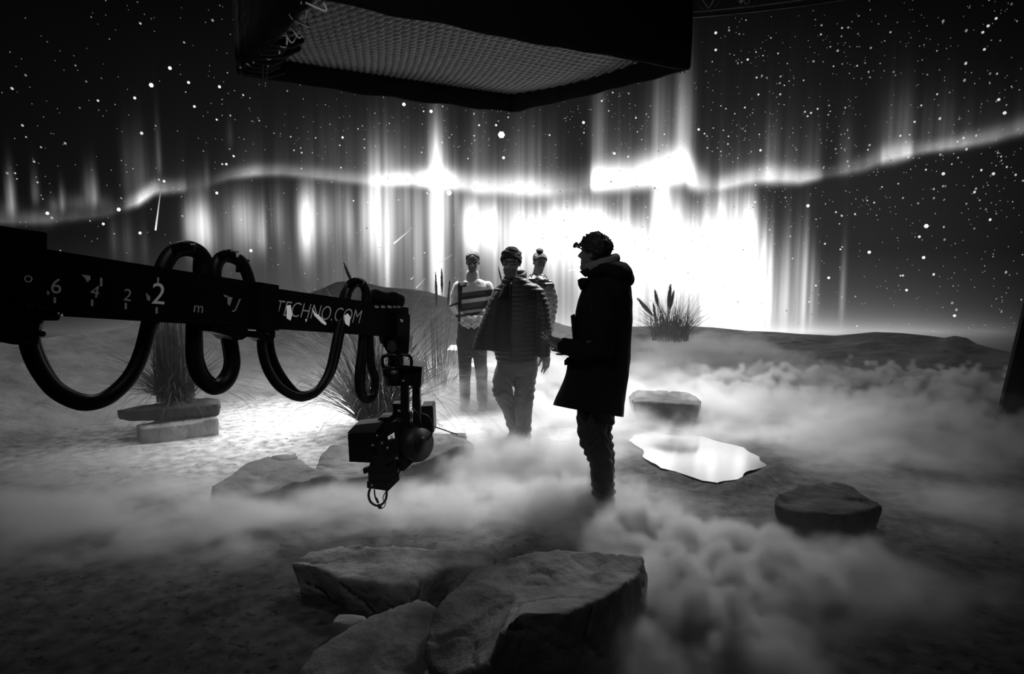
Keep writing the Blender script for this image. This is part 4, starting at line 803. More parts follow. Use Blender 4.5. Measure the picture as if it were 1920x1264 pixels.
# ---- man in the long dark coat, seen from behind, facing the screen's side
def coat_man():
    Y = 4.52; K = lambda x, y, dy=0.: at(x, y, Y + dy); s = F_ / Y; m_ = lambda px: px / s
    bm = bmesh.new(); H = Head(K(1094, 507, .03), .235, -2.1, -.05); H.build(bm)
    torso = [(520, 1112, 1150, .13, 0), (560, 1098, 1172, .20, 0), (620, 1090, 1168, .17, 0), (700, 1090, 1160, .15, 0), (775, 1094, 1142, .13, 0)]
    rows(bm, K, torso)
    g1 = lambda x, y, dy: K(x, y, dy)
    limb(bm, [g1(1128, 550, -.2), g1(1132, 645, -.25), g1(1062, 650, -.16)], [.055, .042, .028]); limb(bm, [g1(1124, 550, .2), g1(1118, 645, .24), g1(1064, 652, .14)], [.055, .042, .028])
    hand(bm, K(1058, 648, -.15), (K(1030, 636, -.14) - K(1058, 648, -.15)), Vector((-.2, -.6, -.75)), .185, .22, -1, .16, (.1, .25, .5, .6))
    hand(bm, K(1066, 652, .13), (K(1036, 648, .1) - K(1066, 652, .13)), Vector((-.2, .8, -.5)), .185, .5, 1)
    ln = [K(1106, 785, -.09), K(1121, 862, -.09), K(1133, 940, -.07)]; lf = [K(1124, 785, .10), K(1135, 860, .09), K(1137, 926, .12)]
    limb(bm, ln, [.075, .05, .04]); limb(bm, lf, [.06, .045, .04])
    for a in (ln[2], lf[2]): limb(bm, [Vector((a.x, a.y, .05)), Vector((a.x - .13, a.y, .03))], [.035, .03])
    P = finish_body(bm, 'man in a long dark hooded coat gesturing with one hand, seen from behind', m=SKINDIM)
    H.eyes(P)
    coat = mat('coat_wool', .008, .92, bump=.15, bscale=140, spec=.12)
    bm = bmesh.new()
    rows(bm, K, [(512, 1106, 1160, .12, 0), (524, 1096, 1172, .19, 0), (540, 1091, 1182, .235, 0), (560, 1087, 1186, .25, 0), (590, 1080, 1186, .25, 0), (620, 1076, 1184, .24, 0), (650, 1072, 1181, .23, 0), (690, 1064, 1178, .225, 0), (720, 1057, 1175, .23, 0), (745, 1048, 1172, .24, 0), (765, 1039, 1170, .25, 0), (795, 1030, 1168, .26, 0)], 32)
    limb(bm, [K(1129, 552, -.19), K(1134, 600, -.245), K(1130, 655, -.26), K(1090, 658, -.22), K(1060, 650, -.165)], [.085, .088, .082, .068, (.055, .058)])
    limb(bm, [K(1124, 552, .19), K(1120, 645, .25), K(1068, 652, .14)], [.085, .075, .055])
    o = garment('long_coat', bm, .011, coat, P, .010, 7., 2.); hem(o, K(1040, 760, 0), K(1166, 781, 0), K(1040, 758, .3))
    bm = bmesh.new(); ell(bm, K(1150, 511, 0), (m_(36), .19, m_(25)), Matrix.Rotation(.12, 3, 'Y')); ell(bm, K(1132, 503, 0), (m_(36), .17, m_(17)), Matrix.Rotation(-.25, 3, 'Y')); ell(bm, K(1165, 522, 0), (m_(22), .14, m_(20)))
    garment('hood', bm, .010, coat, P, .012, 8., 4.)
    for pts in ([(1086, 509), (1102, 503), (1112, 512), (1098, 520), (1094, 517)], [(1083, 525), (1090, 521), (1104, 521), (1100, 535), (1089, 545), (1084, 535)]):
        bm = bmesh.new(); prism(bm, [K(x, y, -.09) for x, y in pts], [K(x, y, .1) for x, y in pts]); bevel(bm, .008, 2); bm_obj('collar_flap', bm, coat, P, True)
    bm = bmesh.new(); pts = [(1058, 676), (1064, 670), (1074, 672), (1074, 684), (1058, 685)]; prism(bm, [K(x, y, -.15) for x, y in pts], [K(x, y, .0) for x, y in pts]); bevel(bm, .006, 2); bm_obj('pocket_flap', bm, coat, P, True)
    bm = bmesh.new(); pts = [(1070, 592), (1078, 588), (1086, 640), (1074, 640)]; prism(bm, [K(x, y, -.10) for x, y in pts], [K(x, y, .06) for x, y in pts]); bevel(bm, .008, 2); bm_obj('coat_placket', bm, coat, P, True)
    sc = mat('scarf_grey', .16, .95, bump=.5, bscale=90, sheen=.0); bm = bmesh.new(); n = 26; pts = []
    for k in range(n + 1):
        a = k / n * 6.2832; pts.append(K(1127, 494, 0) + Vector((m_(29) * math.cos(a), .105 * math.sin(a), m_(9.5) * math.cos(a))))
    loft(bm, pts, [(.034, .022)] * (n + 1), Z1, 12, False); me = bpy.data.meshes.new('scarf'); bm.to_mesh(me); bm.free(); me.polygons.foreach_set('use_smooth', [True] * len(me.polygons)); displace(me, lambda a: .006 * fnoise(a, 22, 1.)); link('scarf', me, sc, P)
    tr = mat('dark_denim', .016, .85, bump=.4, bscale=70); bm = bmesh.new()
    rows(bm, K, [(748, 1085, 1152, .15, 0), (790, 1080, 1151, .15, 0)])
    limb(bm, [K(1107, 785, -.07), K(1113, 820, -.08), K(1126, 866, -.09), K(1130, 905, -.08), K(1133, 943, -.07)], [.098, .098, .078, .076, .074]); limb(bm, [K(1124, 785, .09), K(1130, 825, .09), K(1135, 860, .09), K(1138, 930, .12)], [.09, .072, .062, .058])
    def wr(a): return .007 * np.sin(a[:, 2] * 95 + 5 * np.sin(a[:, 0] * 30)) * np.exp(-((a[:, 2] - .42) / .16) ** 2) + .008 * np.sin(a[:, 2] * 120 + a[:, 0] * 40) * np.exp(-((a[:, 2] - .1) / .06) ** 2)
    garment('trousers', bm, .009, tr, P, .010, 10., 6., wr)
    sh = mat('pale_sneaker', .45, .7)
    shoe(P, Vector((ln[2].x, ln[2].y, .08)), Vector((ln[2].x - .20, ln[2].y + .03, 0)), sh, .05); shoe(P, Vector((lf[2].x, lf[2].y, .08)), Vector((lf[2].x - .2, lf[2].y + .05, 0)), sh, .05)
    # short tousled hair
    def tous(X, Y, Zg, T):
        return .035 * np.sin(X * 31 + 3 * np.sin(Y * 17)) * np.sin(Y * 23 + Zg * 19) * np.clip((Zg - .6) / .3, 0, 1) + .05 * np.clip((Zg - .75) / .2, 0, 1) * (Y < .15)
    hr = H.cap('hair', HAIRM, P, .055, .80, .50, .24, .05, .006, 60., 0, tous)
    rs = random.Random(3); vs, fs = [], []
    for k in range(260):
        a = rs.uniform(-1.3, 1.7); b_ = rs.uniform(-1.1, 1.1); n_ = Vector((math.sin(b_), math.sin(a) * math.cos(b_), math.cos(a) * math.cos(b_))).normalized()
        q = Vector((.335 * n_.x, .05 + .45 * n_.y, .66 + .39 * n_.z)); t = Vector((rs.gauss(0, .4), rs.gauss(-.5, .4), rs.gauss(.2, .3))); e = q + (n_ * .6 + t * .7).normalized() * rs.uniform(.06, .13); w1 = t.cross(n_).normalized() * rs.uniform(.018, .035)
        i = len(vs); vs += [H.p(*(q - n_ * .02 - w1)), H.p(*(q - n_ * .02 + w1)), H.p(*e)]; fs.append((i, i + 1, i + 2))
    py_obj('hair_tufts', vs, fs, HAIRM, hr)
    # glasses pushed up, standing off the brow
    gl = mat('glasses_black', .01, .25, spec=.6); bm = bmesh.new()
    for q in (-1, 1):
        c = Vector((q * .15, -.52, .72)); pts = [H.p(c.x + .11 * math.cos(k / 16 * 6.2832), c.y + .03 * math.sin(k / 16 * 6.2832), c.z + .07 * math.sin(k / 16 * 6.2832)) for k in range(17)]
        loft(bm, pts, [.0045] * 17, H.R @ Y1, 8)
        bar(bm, H.p(q * .28, -.50, .70), H.p(q * .345, .05, .53), .0042)
    bar(bm, H.p(-.03, -.53, .73), H.p(.03, -.53, .73), .004); g_ = bm_obj('glasses', bm, gl, P, True)
    bm = bmesh.new()
    for q in (-1, 1): H.e(bm, (q * .15, -.52, .72), (.10, .010, .06), -.35)
    bm_obj('lens', bm, gl, g_, True)
coat_man()

# ---- bearded man in beanie and quilted jacket, walking
def beanie_man():
    Y = 5.87; K = lambda x, y, dy=0.: at(x, y, Y + dy); s = F_ / Y; m_ = lambda px: px / s
    bm = bmesh.new(); H = Head(K(956, 519, -.10), .232, -.16, -.04); H.build(bm)
    rows(bm, K, [(525, 948, 984, .09, 0), (545, 932, 1008, .11, 0), (600, 928, 1008, .11, 0), (660, 936, 1004, .11, 0), (700, 940, 1006, .12, 0)])
    limb(bm, [K(1008, 550), K(1024, 612), K(1022, 664, -.04)], [.05, .04, .028]); limb(bm, [K(934, 550), K(908, 606, .02), K(924, 648, -.04)], [.05, .04, .028])
    hand(bm, K(1023, 662, -.04), K(1026, 700, -.06) - K(1023, 662, -.04), Vector((.7, -.65, 0)), .19, .3, 1, .1, (.25, .15, .35, .5))
    hand(bm, K(922, 642, -.04), K(940, 656, -.06) - K(922, 642, -.04), Vector((-.5, -.8, 0)), .185, .6, 1)
    lr = [K(956, 690), K(941, 730, -.10), K(963, 803, .16)]; ll = [K(986, 690), K(983, 760, -.03), K(981, 838, -.02)]
    limb(bm, lr, [.085, .055, .04]); limb(bm, ll, [.085, .055, .04])
    limb(bm, [Vector((lr[2].x, lr[2].y, .12)), Vector((lr[2].x - .01, lr[2].y - .12, .05))], [.035, .03]); limb(bm, [Vector((ll[2].x, ll[2].y, .05)), Vector((ll[2].x, ll[2].y - .13, .03))], [.035, .03])
    P = finish_body(bm, 'bearded man in a beanie and open quilted jacket walking out of the fog')
    H.eyes(P)
    jk = mat('quilted_nylon', .035, .5, bump=.25, bscale=45, spec=.4)
    z0 = K(960, 600).z
    bm = bmesh.new()
    rows(bm, K, [(519, 946, 988, .095, 0), (530, 938, 994, .11, 0), (542, 929, 1010, .125, 0), (560, 926, 1014, .14, 0), (600, 926, 1012, .145, 0), (640, 926, 1012, .145, 0), (668, 928, 1010, .145, 0), (677, 932, 1008, .14, 0)], 28)
    limb(bm, [K(1006, 552), K(1016, 580, -.02), K(1021, 615, -.05), K(1020, 662, -.08)], [.075, .072, .066, .056])
    limb(bm, [K(940, 550), K(925, 580, .02), K(914, 612, .03), K(924, 646, -.02)], [.07, .065, .062, .055])
    garment('quilted_jacket', bm, .009, jk, P, .006, 10., 3., ribs(z0, .040, .008))
    bm = bmesh.new(); rows(bm, K, [(548, 928, 946, .04, -.06), (565, 919, 944, .07, -.07), (590, 908, 940, .10, -.07), (622, 896, 938, .115, -.07), (656, 884, 934, .12, -.07), (672, 880, 932, .12, -.07)], 20)
    o = garment('jacket_flap', bm, .009, mat('jacket_lining', .008, .6, bump=.2, bscale=40), P, .006, 8., 5., ribs(z0, .040, .003)); hem(o, K(884, 655, -.07), K(934, 659, -.07), K(884, 655, .2))
    bm = bmesh.new(); n = 20; pts = [K(966, 521, .02) + Vector((m_(18.5) * math.cos(k / n * 6.2832), .09 * math.sin(k / n * 6.2832), m_(4) * math.cos(k / n * 6.2832) + .02 * math.sin(k / n * 6.2832))) for k in range(n + 1)]
    loft(bm, pts, [(.040, .016)] * (n + 1), Z1, 10, False); bm_obj('collar', bm, jk, P, True)
    bm = bmesh.new(); loft(bm, [K(953, 534, -.06), K(945, 560, -.14), K(941, 610, -.145), K(943, 655, -.145)], [(m_(8), .03), (m_(12), .03), (m_(13), .03), (m_(12), .03)], X1, 14)
    garment('dark_shirt', bm, .008, mat('shirt_dark', .010, .9), P, .006, 20., 5.)
    bm = bmesh.new(); P_ = catmull([K(958, 530, -.13), K(956, 570, -.172), K(955, 620, -.175), K(957, 674, -.172)], 6); loft(bm, P_, [.008] * len(P_), Y1, 6); bm_obj('zip_edge', bm, mat('zip', .008, .4), P, True)
    dn = mat('faded_denim', .13, .85, bump=.4, bscale=60, var=.25, vscale=8); bm = bmesh.new()
    rows(bm, K, [(660, 932, 1008, .13, 0), (684, 931, 1010, .135, 0), (702, 936, 1008, .12, 0)])
    limb(bm, [K(952, 690), K(944, 712, -.06), K(941, 733, -.10), K(956, 768, .05), K(964, 802, .15)], [.102, .098, .085, .070, .058]); limb(bm, [K(987, 690), K(984, 725, -.02), K(983, 760, -.03), K(982, 800, -.02), K(981, 838, -.02)], [.10, .092, .078, .070, .068])
    def wr(a): return .006 * np.sin(a[:, 2] * 90 + 6 * np.sin(a[:, 0] * 25)) * (np.exp(-((a[:, 2] - .5) / .12) ** 2) + np.exp(-((a[:, 2] - .12) / .1) ** 2))
    garment('jeans', bm, .009, dn, P, .006, 9., 7., wr)
    bt = mat('pale_boot', .2, .8); shoe(P, Vector((ll[2].x, ll[2].y, .08)), Vector((ll[2].x + .02, ll[2].y - .2, 0)), bt, .05)
    shoe(P, Vector((lr[2].x, lr[2].y, .08)), Vector((lr[2].x - .04, lr[2].y - .19, 0)), bt, .05)
    # beanie: knitted shell with turned edge
    bn = mat('knit_beanie', .030, .95, bump=.6, bscale=55)
    def knit(X, Y, Zg, T):
        rim = H.hairline(T, .66, .52, .36); q = Zg - rim
        return .022 * np.exp(-((q - .09) / .05) ** 2) + .006 * np.cos(T * 44) + .05 * np.clip((Zg - .8) / .2, 0, 1) + .018 * np.sin(Zg * 40 + 2 * np.sin(T * 2)) * (q > .2)
    H.cap('beanie', bn, P, .060, .66, .50, .34, .035, .002, 40., 0, knit)
    bd = mat('grey_beard', .16, .95, bump=.7, bscale=140)
    def boff(X, Y, Zg, T):
        c = np.cos(T); m = np.clip((.34 - Zg - .10 * (1 - np.clip(np.abs(X) / .13, 0, 1)) * 0) / .05, 0, 1) * np.clip((c + .05) / .25, 0, 1)
        mouth = np.exp(-(X / .10) ** 2 - ((Zg - .245) / .032) ** 2)
        return -.03 + .075 * m * (1 - 1.0 * mouth) + .02 * np.exp(-(X / .12) ** 2 - ((Zg - .06) / .08) ** 2)
    bm = bmesh.new(); H.shell(bm, boff, False, 90, 80); bmesh.ops.recalc_face_normals(bm, faces=bm.faces[:]); me = bpy.data.meshes.new('beard'); bm.to_mesh(me); bm.free(); me.polygons.foreach_set('use_smooth', [True] * len(me.polygons)); displace(me, lambda a: .004 * fnoise(a, 70, 2., 2)); link('beard', me, bd, P)
    gl = mat('glasses_frame', .008, .3, spec=.6); bm = bmesh.new()
    for q in (-1, 1):
        pts = []
        for k in range(21):
            a = k / 20 * 6.2832; ca, sa = math.cos(a), math.sin(a); e_ = .5
            pts.append(H.p(q * .155 + .125 * math.copysign(abs(ca) ** e_, ca), -.40, .535 + .075 * math.copysign(abs(sa) ** e_, sa)))
        loft(bm, pts, [.0038] * 21, H.R @ Y1, 8); bar(bm, H.p(q * .28, -.40, .56), H.p(q * .33, .05, .54), .0035)
    bar(bm, H.p(-.035, -.405, .55), H.p(.035, -.405, .55), .0035); bm_obj('glasses', bm, gl, P, True)
beanie_man()

# ---- woman in the striped sweater, hands clasped
def sweater_woman():
    Y = 7.23; K = lambda x, y, dy=0.: at(x, y, Y + dy); s = F_ / Y; m_ = lambda px: px / s
    bm = bmesh.new(); H = Head(K(886, 513, -.10), .222, .0, .05); H.build(bm, True)
    rows(bm, K, [(527, 874, 900, .07, 0), (545, 862, 914, .09, 0), (580, 864, 908, .085, 0), (610, 862, 906, .10, 0), (635, 858, 908, .11, 0)])
    limb(bm, [K(860, 540), K(853, 574, -.02), K(872, 598, -.17)], [.042, .034, .025]); limb(bm, [K(914, 540), K(917, 576, -.02), K(896, 598, -.17)], [.042, .034, .025])
    hand(bm, K(869, 596, -.17), K(888, 606, -.20) - K(869, 596, -.17), Vector((.1, -.9, .3)), .175, .5, 1, .06); hand(bm, K(900, 597, -.17), K(880, 605, -.22) - K(900, 597, -.17), Vector((-.1, -.9, .3)), .175, .65, -1, .06)
    gb = bmesh.new(); hand(gb, K(869, 596, -.17), K(888, 606, -.20) - K(869, 596, -.17), Vector((.1, -.9, .3)), .182, .5, 1, .06); hand(gb, K(900, 597, -.17), K(880, 605, -.22) - K(900, 597, -.17), Vector((-.1, -.9, .3)), .182, .65, -1, .06)
    la = [K(870, 640), K(872, 700, .0), K(871, 758, .02)]; lb = [K(896, 640), K(902, 700, .0), K(905, 758, .02)]
    for l in (la, lb): limb(bm, l, [.08, .048, .036]); limb(bm, [Vector((l[2].x, l[2].y, .05)), Vector((l[2].x, l[2].y - .12, .03))], [.032, .028])
    P = finish_body(bm, 'woman in a pale roll-neck sweater with dark stripes, hands clasped before her', .005, SKINDIM)
    link('glove', remesh(gb, .0045, 1), mat('pale_glove', .55, .8), P)
    H.eyes(P)
    kn = mat('sweater_knit', .6, .95, attr='shade', var=.06, bump=.25, bscale=60); bm = bmesh.new()
    rows(bm, K, [(524, 874, 900, .075, 0), (529, 864, 911, .09, 0), (536, 857, 918, .105, 0), (550, 856, 917, .115, 0), (572, 859, 912, .11, 0), (592, 859, 912, .12, 0), (606, 858, 909, .13, 0), (611, 860, 907, .125, 0)], 26)
    limb(bm, [K(860, 538), K(854, 556, .0), K(852, 574, -.03), K(860, 588, -.10), K(869, 597, -.165)], [.062, .058, .054, .048, .040]); limb(bm, [K(914, 538), K(918, 556, .0), K(918, 574, -.03), K(909, 588, -.10), K(899, 597, -.165)], [.062, .058, .054, .048, .040])
    o = garment('striped_sweater', bm, .0062, kn, P, .006, 12., 3.)
    a = verts_np(o.data); px = np.array([proj(p) for p in a]); x, y = px[:, 0], px[:, 1]
    B = lambda v, lo, hi: np.clip((v - lo) / 1.2 + .5, 0, 1) * np.clip((hi - v) / 1.2 + .5, 0, 1)
    q = y + (x - 886) * .13; fr = B(x, 862, 930)
    dark = np.maximum.reduce([B(q, 547, 560) * fr, B(q, 567, 581) * fr, B(q, 586, 592) * fr])
    mid = np.maximum(B(q, 549, 554) * B(x, 864, 909), B(q, 567, 577) * B(x, 864, 909))
    yoke = np.clip((1 - np.hypot((x - 868) / 10., (y - 533) / 6.5)) * 4, 0, 1) * np.clip((np.hypot(x - 886, (y - 519) * 1.15) - 13.5) / 1.2, 0, 1)
    strap = B(x, 858.5, 867 - np.clip((y - 545) * .07, 0, 3.5)) * B(y, 500, 604)
    cuff = np.maximum.reduce([B(y + (x - 852) * .35, 569, 573) * B(x, 800, 860), B(y, 590, 604) * B(x, 854, 861.5), B(y, 587, 592) * B(x, 897, 930)])
    dark = np.maximum.reduce([dark, strap, yoke, cuff]); sh = .62 * (1 - dark) + .018 * dark; sh = sh + .05 * mid * (1 - strap)
    at_ = o.data.attributes.new('shade', 'FLOAT', 'POINT'); at_.data.foreach_set('value', sh.astype(np.float32))
    bm = bmesh.new(); loft(bm, [K(886, 526, 0), K(886, 519, -.01), K(886, 511, -.015), K(886, 508, -.015)], [(m_(13.5), .085), (m_(12), .078), (m_(11.5), .075), (m_(10.5), .068)], X1, 20); garment('roll_neck', bm, .006, mat('roll_neck_knit', .34, .95, bump=.3, bscale=60), P, .006, 25., 2.)
    tr = mat('black_trousers', .02, .8, bump=.3, bscale=60); bm = bmesh.new(); rows(bm, K, [(602, 858, 909, .12, 0), (620, 857, 909, .125, 0), (640, 857, 910, .12, 0)])
    limb(bm, [K(870, 640), K(872, 690), K(871, 758, .02)], [.088, .068, .055]); limb(bm, [K(897, 640), K(902, 690), K(905, 758, .02)], [.088, .068, .055]); garment('trousers', bm, .009, tr, P, .007, 10., 4.)
    bt = mat('dark_boot', .02, .6)
    for l in (la, lb): shoe(P, Vector((l[2].x, l[2].y, .08)), Vector((l[2].x, l[2].y - .19, 0)), bt, .042)
    H.cap('hair', HAIRM, P, .028, .86, .60, .22, .05, .0012, 60., .016)
    bm = bmesh.new(); H.e(bm, (0, .46, .42), (.11, .10, .12)); link('hair_bun', remesh(bm, .006, 1), HAIRM, P)
sweater_woman()

# ---- woman with the topknot in a shiny puffer jacket, half hidden
def puffer_woman():
    Y = 7.55; K = lambda x, y, dy=0.: at(x, y, Y + dy); s = F_ / Y; m_ = lambda px: px / s
    bm = bmesh.new(); H = Head(K(1012, 514, -.12), .218, .32, .30, .06); H.build(bm, True)
    rows(bm, K, [(527, 998, 1020, .07, 0), (545, 984, 1032, .09, 0), (580, 986, 1028, .085, 0), (610, 984, 1030, .10, 0), (630, 984, 1030, .11, 0)])
    limb(bm, [K(1029, 540), K(1034, 574, -.02), K(1034, 604, -.06)], [.042, .034, .025]); limb(bm, [K(986, 540), K(981, 574, -.02), K(984, 604, -.06)], [.042, .034, .025])
    hand(bm, K(1034, 600, -.06), K(1036, 622, -.10) - K(1034, 600, -.06), Vector((.8, -.6, 0)), .172, .35, 1); hand(bm, K(984, 600, -.06), K(984, 622, -.10) - K(984, 600, -.06), Vector((-.8, -.6, 0)), .172, .35, -1)
    la = [K(996, 635), K(996, 695), K(996, 748)]; lb = [K(1018, 635), K(1018, 695), K(1019, 748)]
    for l in (la, lb): limb(bm, l, [.08, .048, .036]); limb(bm, [Vector((l[2].x, l[2].y, .05)), Vector((l[2].x, l[2].y - .12, .03))], [.032, .028])
    P = finish_body(bm, 'woman with a topknot in a shiny puffer jacket, looking down behind the bearded man', .005, SKINDIM)
    H.eyes(P)
    jk = mat('shiny_puffer', .03, .22, bump=.2, bscale=30, spec=.8); z0 = K(1000, 600).z; bm = bmesh.new()
    rows(bm, K, [(521, 988, 1026, .09, 0), (530, 980, 1033, .11, 0), (545, 978, 1036, .125, 0), (580, 980, 1032, .13, 0), (606, 981, 1034, .135, 0), (614, 984, 1032, .13, 0)], 26)
    limb(bm, [K(1028, 537), K(1034, 556), K(1035, 576, -.02), K(1033, 600, -.05)], [.072, .070, .062, .046]); limb(bm, [K(987, 537), K(981, 556), K(980, 576, -.02), K(984, 600, -.05)], [.072, .070, .062, .046])
    garment('puffer_jacket', bm, .008, jk, P, .008, 14., 3., ribs(z0, .06, .012))
    bm = bmesh.new(); n = 20; pts = [K(1008, 523, 0) + Vector((m_(14) * math.cos(k / n * 6.2832), .085 * math.sin(k / n * 6.2832), .03 * math.sin(k / n * 6.2832))) for k in range(n + 1)]; loft(bm, pts, [(.035, .03)] * (n + 1), Z1, 10, False); bm_obj('collar', bm, jk, P, True)
    bm = bmesh.new(); loft(bm, [K(1007, 530, -.02), K(1008, 522, -.025), K(1009, 517, -.025)], [(.085, .085), (.066, .068), (.058, .060)], X1, 18); bm_obj('white_top', bm, mat('white_cotton', .65, .9), P, True)
    tr = mat('dark_trousers', .02, .8); bm = bmesh.new(); rows(bm, K, [(608, 982, 1032, .12, 0), (640, 983, 1031, .12, 0)])
    limb(bm, la, [.088, .066, .055]); limb(bm, lb, [.088, .066, .055]); garment('trousers', bm, .010, tr, P, .007, 10., 4.)
    bt = mat('dark_shoe', .02, .6)
    for l in (la, lb): shoe(P, Vector((l[2].x, l[2].y, .08)), Vector((l[2].x, l[2].y - .19, 0)), bt, .042)
    hr = H.cap('hair', HAIRM, P, .032, .84, .58, .22, .05, .0015, 60.)
    bm = bmesh.new(); H.e(bm, (-.04, .12, 1.08), (.19, .19, .15)); me = remesh(bm, .006, 1); displace(me, lambda a: .004 * fnoise(a, 45, 2., 2)); link('topknot', me, HAIRM, hr)
puffer_woman()
# ------------------------------------------------------------------ ground fog: one real volume, density sampled from a plan of banks
FX0, FX1, FY0, FY1, FZ1 = -7.4, 8.6, 1.6, 11.6, 1.3
FNX, FNY = 320, 200; FOGK = 2.6
def build_fog():
    x = np.linspace(FX0, FX1, FNX); y = np.linspace(FY0, FY1, FNY); X, Y = np.meshgrid(x, y)
    D = np.zeros_like(X); T = np.zeros_like(X) + .06; Pf = np.zeros_like(X); Wt = np.zeros_like(X) + 1e-3
    for px, py, z, rx, ry, dn, top, puf, rot in BANKS:
        c = onz(px, py, z); dx, dy = X - c.x, Y - c.y
        ca, sa = math.cos(rot), math.sin(rot); u = dx * ca + dy * sa; v = -dx * sa + dy * ca
        e = np.exp(-((u / rx) ** 2 + (v / ry) ** 2)); D = D + dn * e; T = np.maximum(T, top * e ** .5); Pf += puf * dn * e; Wt += dn * e
    Pf /= Wt
    for px, py, rx, ry, k in HOLES:
        c = onz(px, py, 0); D *= 1 - k * np.exp(-((X - c.x) / rx) ** 4 - ((Y - c.y) / ry) ** 4)
    n2 = vnoise(X, Y, .9, 3., 4); n3 = vnoise(X * .6, Y * 1.4, 1.6, 9., 4)
    D *= np.clip(1 + (1.1 * n2 + .8 * n3) * (1 - .6 * Pf), .08, 2.4); T = T * (1 + .4 * n2)
    me = bpy.data.meshes.new('ground_fog')
    me.from_pydata(np.stack([X, Y, 0 * X + .01], -1).reshape(-1, 3).tolist(), [], [])
    for nm, arr in (('dens', D), ('top', T), ('puf', Pf)):
        a = me.attributes.new(nm, 'FLOAT', 'POINT'); a.data.foreach_set('value', arr.reshape(-1).astype(np.float32))
    o = link('ground_fog', me); tag(o, 'low white ground fog drifting over the sand', 'fog', kind='stuff')
    m = bpy.data.materials.new('fog'); m.use_nodes = True; nt = m.node_tree; nt.nodes.clear()
    out = nt.nodes.new('ShaderNodeOutputMaterial'); pv = nt.nodes.new('ShaderNodeVolumePrincipled')
    pv.inputs['Color'].default_value = (.96, .96, .96, 1); pv.inputs['Density'].default_value = 1; pv.inputs['Density Attribute'].default_value = 'density'; pv.inputs['Anisotropy'].default_value = .25
    nt.links.new(pv.outputs[0], out.inputs['Volume'])
    ng = bpy.data.node_groups.new('fog_banks', 'GeometryNodeTree')
    ng.interface.new_socket('Geometry', in_out='INPUT', socket_type='NodeSocketGeometry'); ng.interface.new_socket('Geometry', in_out='OUTPUT', socket_type='NodeSocketGeometry')
    N, L = ng.nodes, ng.links
    gi, go = N.new('NodeGroupInput'), N.new('NodeGroupOutput')
    pos = N.new('GeometryNodeInputPosition'); sep = N.new('ShaderNodeSeparateXYZ'); L.new(pos.outputs[0], sep.inputs[0])
    def M(op, a, b=None, clamp=False):
        n = N.new('ShaderNodeMath'); n.operation = op; n.use_clamp = clamp
        for i, s in enumerate((a, b)):
            if s is None: continue
            if isinstance(s, (int, float)): n.inputs[i].default_value = s
            else: L.new(s, n.inputs[i])
        return n.outputs[0]
    # warp + billow noise
    n1_ = N.new('ShaderNodeTexNoise'); n1_.inputs['Scale'].default_value = 2.2; n1_.inputs['Detail'].default_value = 4; n1_.inputs['Roughness'].default_value = .55; L.new(pos.outputs[0], n1_.inputs['Vector'])
    vo = N.new('ShaderNodeTexVoronoi'); vo.feature = 'SMOOTH_F1'; vo.inputs['Scale'].default_value = 4.5; vo.inputs['Smoothness'].default_value = .25; vo.inputs['Detail'].default_value = 1.0
    wv = N.new('ShaderNodeVectorMath'); wv.operation = 'MULTIPLY_ADD'; L.new(n1_.outputs['Color'], wv.inputs[0]); wv.inputs[1].default_value = (.25, .25, .12); L.new(pos.outputs[0], wv.inputs[2]); L.new(wv.outputs[0], vo.inputs['Vector'])
    sw = N.new('ShaderNodeSeparateXYZ'); L.new(wv.outputs[0], sw.inputs[0])
    ix = M('ROUND', M('MULTIPLY', M('SUBTRACT', M('SUBTRACT', sw.outputs[0], .125), FX0), (FNX - 1) / (FX1 - FX0)))
    iy = M('ROUND', M('MULTIPLY', M('SUBTRACT', M('SUBTRACT', sw.outputs[1], .125), FY0), (FNY - 1) / (FY1 - FY0)))
    ix = M('MINIMUM', M('MAXIMUM', ix, 0), FNX - 1); iy = M('MINIMUM', M('MAXIMUM', iy, 0), FNY - 1)
    idx = M('ADD', M('MULTIPLY', iy, FNX), ix)
    def samp(nm):
        na = N.new('GeometryNodeInputNamedAttribute'); na.data_type = 'FLOAT'; na.inputs[0].default_value = nm
        s = N.new('GeometryNodeSampleIndex'); s.data_type = 'FLOAT'; s.domain = 'POINT'
        L.new(gi.outputs[0], s.inputs[0]); L.new(na.outputs[0], s.inputs['Value']); L.new(idx, s.inputs['Index']); return s.outputs[0]
    dn, tp, pf = samp('dens'), samp('top'), samp('puf')
    nv = n1_.outputs['Fac']
    def vor(scale, sm):
        v = N.new('ShaderNodeTexVoronoi'); v.feature = 'SMOOTH_F1'; v.inputs['Scale'].default_value = scale; v.inputs['Smoothness'].default_value = sm; L.new(wv.outputs[0], v.inputs['Vector']); return v.outputs['Distance']
    vA, vB = vor(4.6, .2), vor(11.0, .2)
    bil = M('SUBTRACT', 1.18, M('ADD', M('MULTIPLY', M('POWER', vA, 1.6), 1.25), M('MULTIPLY', M('POWER', vB, 1.5), .55)))
    hp_ = M('MULTIPLY', tp, M('MULTIPLY', bil, 1.25))
    fp = M('ADD', M('DIVIDE', M('SUBTRACT', hp_, sep.outputs[2]), .055), .5, True)
    fp = M('MULTIPLY', fp, M('ADD', .35, M('MULTIPLY', M('SUBTRACT', 1.05, vB), .9, True)))
    hw = M('MULTIPLY', tp, M('ADD', .35, M('MULTIPLY', nv, 1.3)))
    fw = M('DIVIDE', M('SUBTRACT', hw, sep.outputs[2]), M('ADD', M('MULTIPLY', tp, .55), .02), True)
    n4 = N.new('ShaderNodeTexNoise'); n4.inputs['Scale'].default_value = 3.6; n4.inputs['Detail'].default_value = 5; n4.inputs['Roughness'].default_value = .6; n4.inputs['Distortion'].default_value = .6
